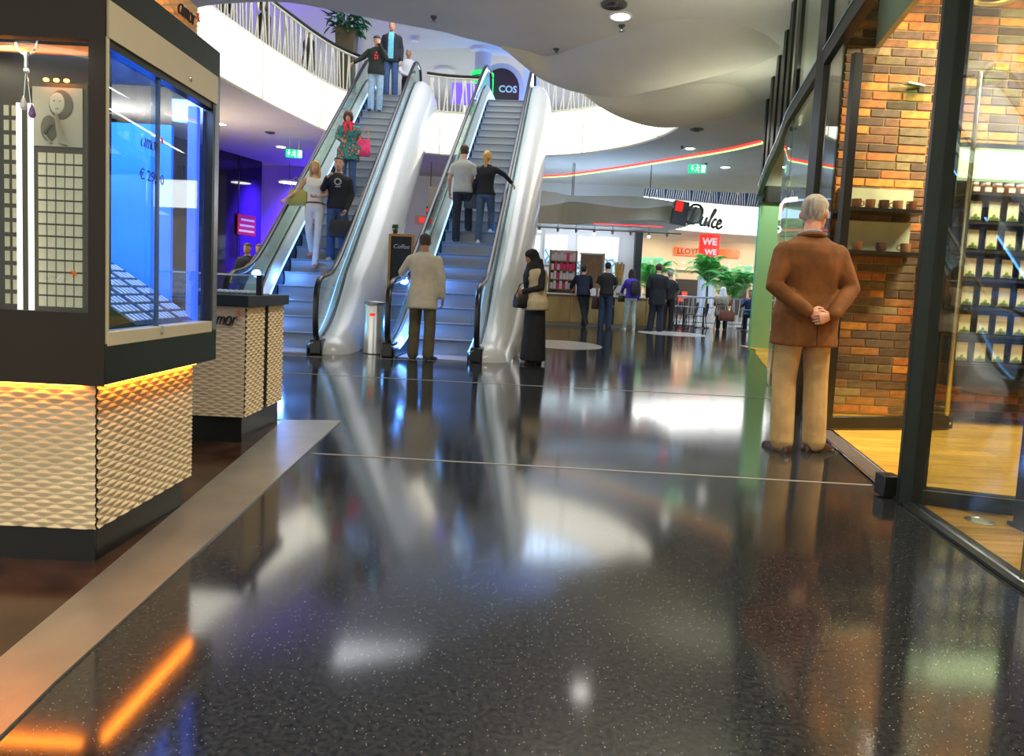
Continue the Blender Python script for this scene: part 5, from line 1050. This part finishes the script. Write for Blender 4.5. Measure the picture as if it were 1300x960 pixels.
        if hair == 'bob':
            g.loft([ell(Vector((0, yo, z)), rx, ry, X_, Y_, 14, .9) for z, rx, ry, yo in ((-.02, .07, .05, -.045), (.03, .10, .075, -.035), (.10, .108, .10, -.02), (.18, .10, .112, -.008), (.235, .06, .08, -.005))])
            for sx in (-1, 1): g.tube([(sx * .07, .05, .18), (sx * .088, .04, .10), (sx * .075, .035, .02)], [.02, .03, .02], 8, round_=True)
        if hair == 'tail':
            g.tube([(0, -.10, .17), (0, -.135, .14), (.005, -.14, .04), (.015, -.12, -.10), (.02, -.11, -.16)], [.03, .035, .04, .032, .012], 10, round_=True); g.ball((0, -.03, .1), .085, .085, .09, 14)
        i0 = 0; g.move(Mh); voxel(g, 'hair', hairm, t, .009 if vox < .013 else .012, 2)
    if hair == 'veil':
        g = G(); g.loft([ell(Vector((0, yo, z)), rx, ry, X_, Y_, 18, .95) for z, rx, ry, yo in ((-.02, .085, .085, -.03), (.05, .090, .098, -.035), (.12, .095, .110, -.022), (.17, .094, .114, -.010), (.215, .075, .095, -.008), (.245, .03, .04, -.01))]); g.move(Mh)
        g.loft([ell(nec + Vector((0, yo, z)), rx, ry, X_, Y_) for z, rx, ry, yo in ((-.36, .06, .06, .10), (-.26, .12, .10, .07), (-.16, .165, .14, .03), (-.06, .155, .14, -.0), (.03, .12, .12, 0), (.10, .10, .10, -.01))]); voxel(g, 'headscarf', hairm, t, .013, 4)
    if seen:
        for sx in (-1, 1):
            g = G(); g.ball(Mh @ Vector((sx * .028, .091, .118)), .012, .006, .007, 8); g.build('eye_white', eyew, t); g = G(); g.ball(Mh @ Vector((sx * .028, .096, .118)), .006, .004, .006, 8); g.build('iris', eyem, t)
            g = G(); g.tube([Mh @ Vector((sx * .014, .096, .136)), Mh @ Vector((sx * .03, .097, .141)), Mh @ Vector((sx * .044, .088, .136))], .004, 5); g.build('eyebrow', hairm or eyem, t)
        g = G(); g.tube([Mh @ Vector((-.022, .094, .046)), Mh @ Vector((0, .102, .047)), Mh @ Vector((.022, .094, .046))], [.004, .007, .004], 6); g.build('mouth', lipm, t)
    t['_M'] = 0; del t['_M']; return t
def hold(o, pt):  # world point of a person's local point
    return Matrix.Translation(o.location) @ Matrix.Rotation(o.rotation_euler[2], 4, 'Z') @ Matrix.Scale(o.scale[0], 4) @ Vector(pt)
hairs = {k: mat('hair_' + k, c, .6, var=.4, vscale=50, stretch=(1, 1, .2)) for k, c in dict(black=(.012, .010, .009), brown=(.06, .03, .015), dark=(.025, .016, .012), blond=(.55, .33, .09), grey=(.42, .38, .33), auburn=(.10, .03, .02)).items()}
jean = cloth('denim', (.05, .10, .22)); jeanl = cloth('light_denim', (.30, .42, .55)); jeand = cloth('dark_denim', (.025, .045, .09)); blk = cloth('black', (.012, .012, .014)); 
# 1 the man in the brown jacket
A = person('grey haired man in brown jacket and tan trousers standing with hands clasped behind him', (2.06, 4.85, .0), 3, 1.78,
    dict(lsh=(-.185, -.01, 1.375), lel=(-.268, -.075, 1.14), lwr=(-.09, -.195, .985), rsh=(.185, -.01, 1.375), rel=(.268, -.075, 1.14), rwr=(.09, -.205, .965), lan=(-.12, -.05, .09), lkn=(-.115, .0, .50), ran=(.125, -.02, .09), rkn=(.12, .015, .50), rto=(.16, .05), lto=(-.03, .13), che=(.0, .0, 1.30), nec=(0, .015, 1.50), hea=(.02, .035, 1.53)),
    sk=skin_pink, top=cloth('brown_jacket', (.17, .060, .010), .3, 9), hem=.74, fit=.036, flare=.02, legs=cloth('tan', (.50, .32, .13), .2, 8), legfit=.022, shoes=mat('brown_shoe', (.045, .022, .012), .35), hair='thin', hairm=hairs['grey'], headyaw=-42, headpitch=-8, headsc=1.08, wide=1.06, vox=.010,
    handdir=dict(l=((.86, -.12, -.30), (0, 1, .3), (.2, 0, 1), .35), r=((-.80, -.18, -.25), (0, 1, .2), (-.2, 0, 1), .75)), seen=True)
g = G(); g.tube([(.062 * math.cos(a), .015 + .062 * math.sin(a), 1.515 + .012 * math.sin(a + pi)) for a in [2 * pi * k / 16 for k in range(16)]], .013, 8, closed=True); g.build('shirt_collar', cloth('blue_shirt', (.28, .32, .42)), A)
g = G(); g.tube([(.082 * math.cos(a), .005 + .078 * math.sin(a), 1.492 + .01 * math.sin(a + pi)) for a in [pi + pi * k / 12 for k in range(13)]], .020, 8, round_=True); g.build('jacket_collar', MATS['cloth_brown_jacket'], A)
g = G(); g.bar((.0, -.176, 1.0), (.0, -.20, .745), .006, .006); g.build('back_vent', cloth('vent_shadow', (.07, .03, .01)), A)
# 2 man in the cream jacket
olive = cloth('olive', (.115, .095, .05)); Bm = person('man in cream jacket and olive trousers stepping onto the right escalator', (-1.28, 9.66, 0), -4, 1.76,
    dict(lsh=(-.185, 0, 1.385), lel=(-.33, .08, 1.20), lwr=(-.36, .33, 1.15), rsh=(.185, -.01, 1.385), rel=(.255, -.03, 1.13), rwr=(.27, .02, .88), che=(.0, .02, 1.3), nec=(-.01, .05, 1.5), hea=(-.02, .085, 1.525), lan=(-.12, .0, .09), lkn=(-.11, .03, .5), ran=(.12, -.10, .09), rkn=(.115, -.02, .5), rto=(.07, .12)), sk=skin_tan, top=cloth('cream', (.60, .54, .42), .08), hem=.70, fit=.034, flare=.015, legs=olive, legfit=.024, hair='short', hairm=mat('hair_cropped', (.075, .055, .05), .8, var=.2, vscale=60), headyaw=14, headpitch=-12, wide=1.04)
# 3 woman in black headscarf
Cn = person('woman in black headscarf, beige vest and long black skirt beside the right escalator foot', (.30, 9.75, 0), 112, 1.64,
    dict(lel=(-.22, .0, 1.16), lwr=(-.03, .21, 1.09), rel=(.23, .0, 1.15), rwr=(.05, .22, 1.06), hea=(0, .06, 1.51), nec=(0, .03, 1.49), che=(0, .01, 1.3), lan=(-.07, .05, .09), ran=(.07, -.10, .09)), sk=skin_tan, top=blk, fit=.03, hem=.9, skirt=blk, skirt_r=.21, hair='veil', hairm=cloth('black_scarf', (.010, .010, .012)), fem=True, headpitch=-18, seen=True, vest=cloth('beige_vest', (.52, .42, .26), .1), handdir=dict(l=((.6, .5, -.1), (0, -1, 0), (0, 0, 1), .6), r=((-.6, .5, 0), (0, -1, 0), (0, 0, 1), .6)))
# 4-9 people coming down the left escalator
Bl = person('blonde woman in white top and white jeans coming down the left escalator', esc_pt(1, -.14, 5), 182, 1.72,
    dict(rsh=(.165, 0, 1.42), rel=(.30, .03, 1.20), rwr=(.46, .16, 1.05), lel=(-.22, .05, 1.15), lwr=(-.10, .24, 1.10), lkn=(-.09, .08, .52), lan=(-.06, .12, -.06), ran=(.07, -.16, .14), rkn=(.09, .04, .54), pel=(0, 0, .95)), sk=skin, top=cloth('white_top', (.78, .74, .66), .05), sleeve=0, neckline=.055, hem=1.0, fit=.014, legs=cloth('white_jeans', (.74, .72, .66), .05), legfit=.006, shoes=mat('pink_shoe', (.6, .25, .22), .5), hair='long', hairm=hairs['blond'], fem=True, seen=True, handdir=dict(r=((.3, .3, -.4), (0, 0, -1), (-1, 0, 0), .5)))
p, q = .155, .11; g = G(); g.tube([(p * math.cos(a), q * math.sin(a), 1.0 + .01 * math.sin(a)) for a in [2 * pi * k / 20 for k in range(20)]], .02, 6, closed=True, flat=.8); g.build('belt', mat('brown_leather', (.16, .05, .02), .5), Bl)
G().tube([(-.02, -.15, .0), (0, -.13, .0)], .001, 4)
D5 = person('short haired man in black sweater with pale print and jeans beside the blonde woman', esc_pt(1, .25, 5, .6), 186, 1.80, dict(rel=(.24, .10, 1.20), rwr=(.14, .28, 1.36), lel=(-.235, .0, 1.14), lwr=(-.17, .14, .88)), top=cloth('black_sweater', (.012, .013, .016)), hem=.88, fit=.024, legs=jean, hair='short', hairm=hairs['brown'], seen=True, shoes=mat('pale_shoe', (.5, .5, .5), .5))
g = G(); rr = random.Random(1)
for k in range(9): a = k * .7; g.ball((.05 * math.cos(a) - .01, .150 - .003 * abs(math.cos(a)), 1.33 + .05 * math.sin(a)), .018, .006, .016, 6)
g.tube([(-.06, .146, 1.26), (-.02, .15, 1.245), (.03, .15, 1.25)], .008, 5); g.build('chest_print', mat('pale_print', (.45, .46, .44), .7), D5)
Fl = person('woman in flowered tunic and red scarf on the left escalator with a pink bag', esc_pt(1, -.03, 11), 184, 1.70, dict(rel=(.23, .06, 1.18), rwr=(.10, .24, 1.08), lel=(-.25, -.02, 1.16), lwr=(-.24, .08, .95), hea=(0, .06, 1.51), nec=(0, .02, 1.49)), top=floral(), hem=.72, fit=.03, flare=.035, sleeve=1, legs=jean, hair='bob', hairm=hairs['auburn'], fem=True, wide=1.1, headpitch=-26, seen=True)
g = G(); g.tube([(.10 * math.cos(a), .02 + .10 * math.sin(a), 1.47) for a in [2 * pi * k / 14 for k in range(14)]], .035, 8, closed=True); g.tube([(.03, .13, 1.45), (.05, .16, 1.36), (.04, .155, 1.26)], [.035, .03, .02], 8, round_=True); g.tube([(-.04, .13, 1.45), (-.06, .16, 1.38), (-.07, .155, 1.30)], [.03, .03, .02], 8, round_=True); g.build('red_scarf', cloth('red_scarf', (.75, .03, .08)), Fl)
Ho = person('young man in black hooded top and light jeans hiding his face with one hand', esc_pt(1, -.20, 22, .4), 188, 1.88, dict(rel=(.34, .02, 1.22), rwr=(.50, .12, 1.08), lel=(-.24, .12, 1.20), lwr=(-.07, .20, 1.50), hea=(0, .05, 1.515), lan=(-.09, -.02, .09), ran=(.10, .02, .09)), top=cloth('black_hoodie', (.012, .016, .014)), hem=.86, fit=.035, legs=jeanl, legfit=.022, hair='short', hairm=hairs['dark'], headpitch=-24, seen=True, handdir=dict(l=((.25, -.1, .9), (0, -1, 0), (1, 0, 0), .2)))
g = G(); [g.ball((x, .158, z), .020, .006, .028, 8) for x, z in ((-.025, 1.26), (.02, 1.27), (.0, 1.33), (-.03, 1.21), (.025, 1.20))]; g.build('red_print', mat('red_print', (.7, .02, .02), .7), Ho)
Ja = person('man in dark jacket over a light blue shirt and jeans near the left escalator top', (esc_pt(1, -.02, 25, .8)[0], esc_pt(1, 0, 25, .8)[1], 6.06), 184, 1.95, dict(lwr=(-.25, .06, .86), rwr=(.24, .06, .86)), sk=skin_pink, top=cloth('navy_jacket', (.014, .018, .03)), hem=.80, fit=.036, shirt=cloth('sky_shirt', (.15, .50, .62)), legs=jean, legfit=.022, hair='short', hairm=hairs['brown'], seen=True)
Ws = person('older man in white shirt and black trousers at the top landing of the left escalator', (-3.42, 20.6, 6.06), 176, 1.78, dict(rel=(.24, .06, 1.16), rwr=(.12, .22, 1.02)), sk=skin_tan, top=cloth('white_shirt', (.75, .75, .78), .05), hem=1.0, fit=.03, legs=blk, hair='thin', hairm=hairs['grey'], seen=True)
# 10, 11 couple going up
gT = person('man in grey T-shirt and black jeans going up the right escalator', esc_pt(2, -.17, 7, .5), -3, 1.78, dict(lel=(-.25, -.02, 1.15), lwr=(-.26, .10, .94), rwr=(.25, .10, .92), rkn=(.10, .14, .66), ran=(.11, .16, .32), lan=(-.09, -.02, .09)), top=cloth('grey_tee', (.42, .43, .40), .06), sleeve=.36, hem=.90, fit=.024, legs=cloth('black_jeans', (.02, .025, .028)), hair='short', hairm=hairs['brown'], headpitch=-6)
gW = person('blonde ponytailed woman in black cardigan and jeans going up the right escalator', esc_pt(2, .26, 7, .5), -6, 1.70, dict(rsh=(.155, 0, 1.41), rel=(.33, .06, 1.33), rwr=(.46, .18, 1.20), lwr=(-.24, .05, .92), rkn=(.10, .16, .64), ran=(.11, .14, .32)), top=cloth('black_cardigan', (.012, .012, .016)), hem=.92, fit=.024, legs=cloth('grey_denim', (.07, .11, .15)), legfit=.01, hair='tail', hairm=hairs['blond'], fem=True, headyaw=-12, shoes=mat('white_shoe', (.75, .75, .75), .5))
# 12-16 customers at the counter
person('man in dark blue jacket leaning on the cafe counter with crossed legs', (2.08, 20.75, 0), -4, 1.9, dict(che=(-.03, .12, 1.27), nec=(-.04, .17, 1.45), hea=(0, .22, 1.48), lsh=(-.20, .12, 1.38), rsh=(.16, .12, 1.38), lel=(-.34, .28, 1.13), lwr=(-.34, .50, 1.06), rel=(.22, .3, 1.14), rwr=(.12, .5, 1.06), lkn=(.02, -.02, .5), lan=(.10, -.14, .16), ran=(.05, .0, .09)), top=cloth('dark_blue_jacket', (.012, .018, .045)), hem=.84, fit=.035, legs=cloth('dark_trousers', (.02, .03, .04)), hair='short', hairm=hairs['dark'], headyaw=-25)
person('man in black polo shirt and dark jeans holding a dark bag at the cafe counter', (2.72, 20.35, 0), -12, 1.95, dict(lel=(-.25, -.03, 1.15), lwr=(-.25, .06, .90), rel=(.24, .08, 1.16), rwr=(.18, .28, 1.05)), top=cloth('black_polo', (.018, .018, .016)), sleeve=.42, hem=.90, fit=.026, legs=jeand, legfit=.025, hair='short', hairm=hairs['black'], headyaw=22)
person('woman with long dark hair, violet jacket and pale jeans at the cafe counter', (3.42, 20.15, 0), 6, 1.80, dict(lel=(-.24, .06, 1.17), lwr=(-.20, .25, 1.08), ran=(.12, -.03, .09), lan=(-.12, .08, .09)), top=cloth('violet_jacket', (.07, .035, .42)), hem=.92, fit=.024, legs=cloth('pale_jeans', (.38, .50, .54)), legfit=.004, hair='long', hairm=hairs['dark'], fem=True, shoes=mat('pale_trainer', (.6, .55, .45), .5))
person('tall broad man in black suit at the right end of the cafe counter', (4.22, 20.3, 0), -10, 1.98, dict(lwr=(-.26, .08, .90), rwr=(.24, .1, .9), lan=(-.14, .02, .09), lto=(-.12, .08)), top=cloth('black_suit', (.012, .014, .018)), hem=.70, fit=.038, flare=.01, legs=cloth('navy_trousers', (.015, .02, .04)), legfit=.03, hair='short', hairm=hairs['auburn'], wide=1.1)
person('man in dark shirt half hidden behind the tall suited man', (4.72, 21.0, 0), -14, 1.84, dict(rel=(.25, .02, 1.16), rwr=(.20, .2, 1.0)), top=cloth('dark_shirt', (.02, .02, .026)), sleeve=.45, hem=.9, fit=.03, legs=blk, hair='short', hairm=hairs['grey'])
# 17, 18 seated at the cafe
SIT = dict(pel=(0, -.05, .56), che=(0, -.02, .92), nec=(0, .02, 1.12), hea=(0, .05, 1.15), lsh=(-.17, 0, 1.04), rsh=(.17, 0, 1.04), lel=(-.24, .06, .80), rel=(.24, .08, .82), lwr=(-.14, .3, .80), rwr=(.10, .26, 1.02), lhi=(-.09, -.02, .54), rhi=(.09, -.02, .54), lkn=(-.11, .38, .52), rkn=(.11, .38, .52), lan=(-.11, .34, .09), ran=(.11, .30, .09))
def seated(label, loc, face, **k):
    # tor() maps standing heights, so the seated spine is simply shifted down
    return person(label, loc, face, pose={**SIT, **k.pop('pose', {})}, **k)
seated('seated person in white head scarf and khaki waistcoat at a cafe table', (7.12, 23.5, 0), -20, h=1.85, top=cloth('rust_sleeves', (.38, .12, .06)), vest=cloth('khaki_vest', (.34, .31, .22)), legs=blk, hair='veil', hairm=cloth('white_headscarf', (.72, .74, .76)), sk=skin_tan, trouser_top=1.0, hem=.92)
seated('seated person in dark blue clothes beside the green shop wall', (8.15, 23.75, 0), 160, h=1.8, top=cloth('dark_blue', (.03, .05, .12)), legs=jeand, hair='short', hairm=hairs['dark'], sk=skin_tan, seen=True)
# 19, 20 by the dark shop front, 21, 22 behind the upper balustrade
person('man in dark jacket holding something yellow in front of the dark glossy shop front', (-6.0, 15.4, 0), 178, 1.76, dict(rel=(.25, .06, 1.12), rwr=(.24, .22, .98)), sk=skin, top=cloth('dark_leather', (.014, .016, .024)), hem=.86, fit=.036, legs=jeand, hair='short', hairm=hairs['brown'], seen=True)
person('man in black suit and white shirt behind the man with the yellow item', (-6.10, 16.4, 0), 172, 1.80, {}, sk=skin, top=cloth('suit_black', (.012, .012, .016)), shirt=cloth('shirt_white', (.7, .7, .75)), hem=.80, fit=.034, legs=blk, hair='short', hairm=hairs['brown'], seen=True)
person('person in dark coat standing behind the balustrade at far left', (-6.9, 16.2, 6.05), 150, 1.76, {}, top=cloth('dark_coat', (.02, .02, .02)), hem=.7, fit=.04, legs=blk, hair='short', hairm=hairs['dark'], seen=True)
person('person in brown coat standing behind the middle of the left balustrade', (-6.55, 17.6, 6.05), 120, 1.80, {}, top=cloth('brown_coat', (.10, .07, .03)), hem=.6, fit=.04, legs=blk, hair='bob', hairm=hairs['brown'], seen=True)
person('person in dark clothes standing behind the balustrade below the potted plant', (-5.9, 19.2, 6.05), 90, 1.76, {}, top=cloth('charcoal_coat', (.03, .03, .035)), hem=.7, fit=.04, legs=blk, hair='short', hairm=hairs['black'], seen=True)
# things carried
def bag(name, label, loc, rz, w_, d_, h_, m, strap, hm=None):
    t = thing(name, label, 'bag', loc, rz); g = G(); g.loft([ell(Vector((0, 0, z)), w_ / 2 * f, d_ / 2 * f2, Vector((1, 0, 0)), Vector((0, 1, 0)), 16, .6) for z, f, f2 in ((-h_ * .5, .86, .8), (-h_ * .42, .98, 1), (-h_ * .1, 1, 1), (h_ * .3, .92, .75), (h_ * .5, .82, .3))]); g.build('body', m, t)
    g = G(); g.tube(strap, .009, 6); g.build('strap', hm or m, t); return t
p = hold(Bl, (.30, .03, 1.08)); bag('handbag', 'olive yellow shoulder bag carried by the blonde woman', p, R(2), .34, .13, .27, mat('olive_leather', (.42, .38, .08), .5, var=.1), [(-.12, 0, .12), (-.10, 0, .28), (-.04, 0, .36), (.04, 0, .30), (.1, 0, .12)])
p = hold(D5, (-.10, .20, .54)); bag('travel_bag', 'large black travel bag held by the man in black sweater', p, R(4), .44, .18, .30, mat('black_nylon', (.012, .012, .015), .6), [(-.12, 0, .12), (-.07, 0, .28), (0, 0, .31), (.07, 0, .28), (.12, 0, .12)])
p = hold(Fl, (-.32, .03, 1.0)); bag('handbag', 'pink and red shoulder bag of the woman in flowered tunic', p, R(5), .28, .12, .34, mat('pink_bag', (.75, .03, .16), .5, var=.3, vscale=9), [(-.08, 0, .16), (.02, 0, .40), (.08, 0, .42), (.1, 0, .16)], mat('orange_strap', (.8, .25, .06), .5))
p = hold(Cn, (-.05, .23, .95)); bag('handbag', 'small black bag at the hip of the woman in headscarf', p, R(22), .28, .12, .20, mat('black_leather', (.014, .013, .013), .4), [(-.1, 0, .08), (-.06, -.02, .22), (.05, -.02, .3), (.1, 0, .08)])
p = hold(gW, (-.27, .05, .84)); bag('shopping_bag', 'dark slate shopping bag between the couple on the right escalator', p, R(0), .30, .12, .34, mat('slate_bag', (.04, .055, .07), .6), [(-.06, 0, .16), (0, 0, .24), (.06, 0, .16)])
bag('shopping_bag', 'dark maroon bag in the hand of the man in black polo shirt', (2.42, 20.45, .74), R(0), .22, .10, .34, mat('maroon_bag', (.035, .012, .015), .6), [(-.05, 0, .16), (0, 0, .26), (.05, 0, .16)])
t = bag('backpack', 'black rucksack on the back of the woman in violet jacket', hold(bpy.data.objects['person.013'], (.06, -.18, 1.22)), R(6), .30, .14, .42, mat('black_rucksack', (.012, .012, .02), .6), [(-.1, .02, .16), (-.12, .12, .24), (-.11, .2, .05)]) if 'person.013' in bpy.data.objects else None
bag('handbag', 'black handbag hanging at the left of the woman in violet jacket', (3.16, 20.25, .92), R(0), .22, .1, .18, MATS['black_leather'], [(-.08, 0, .07), (0, 0, .34), (.08, 0, .07)])
bag('shoulder_bag', 'brown bag at the side of the seated person in khaki waistcoat', (7.18, 23.12, .50), R(0), .55, .16, .36, mat('rust_brown_bag', (.22, .08, .04), .6), [(-.2, 0, .15), (0, .05, .42), (.2, 0, .15)])
y_ = thing('yellow_cup', 'small yellow item in the hand of the man by the dark shop front', 'cup', hold(bpy.data.objects['person.018'], (.24, .31, .88)) if 'person.018' in bpy.data.objects else (-6.3, 15, .9)); g = G(); g.lathe([(.035, 0), (.045, .11), (.04, .11), (.03, .01)], n=14); g.build('cup', mat('yellow', (.85, .7, .05), .5), y_); g = G(); g.ball((0, 0, .11), .045, .045, .03, 10); g.build('lid', MATS['yellow'], y_)
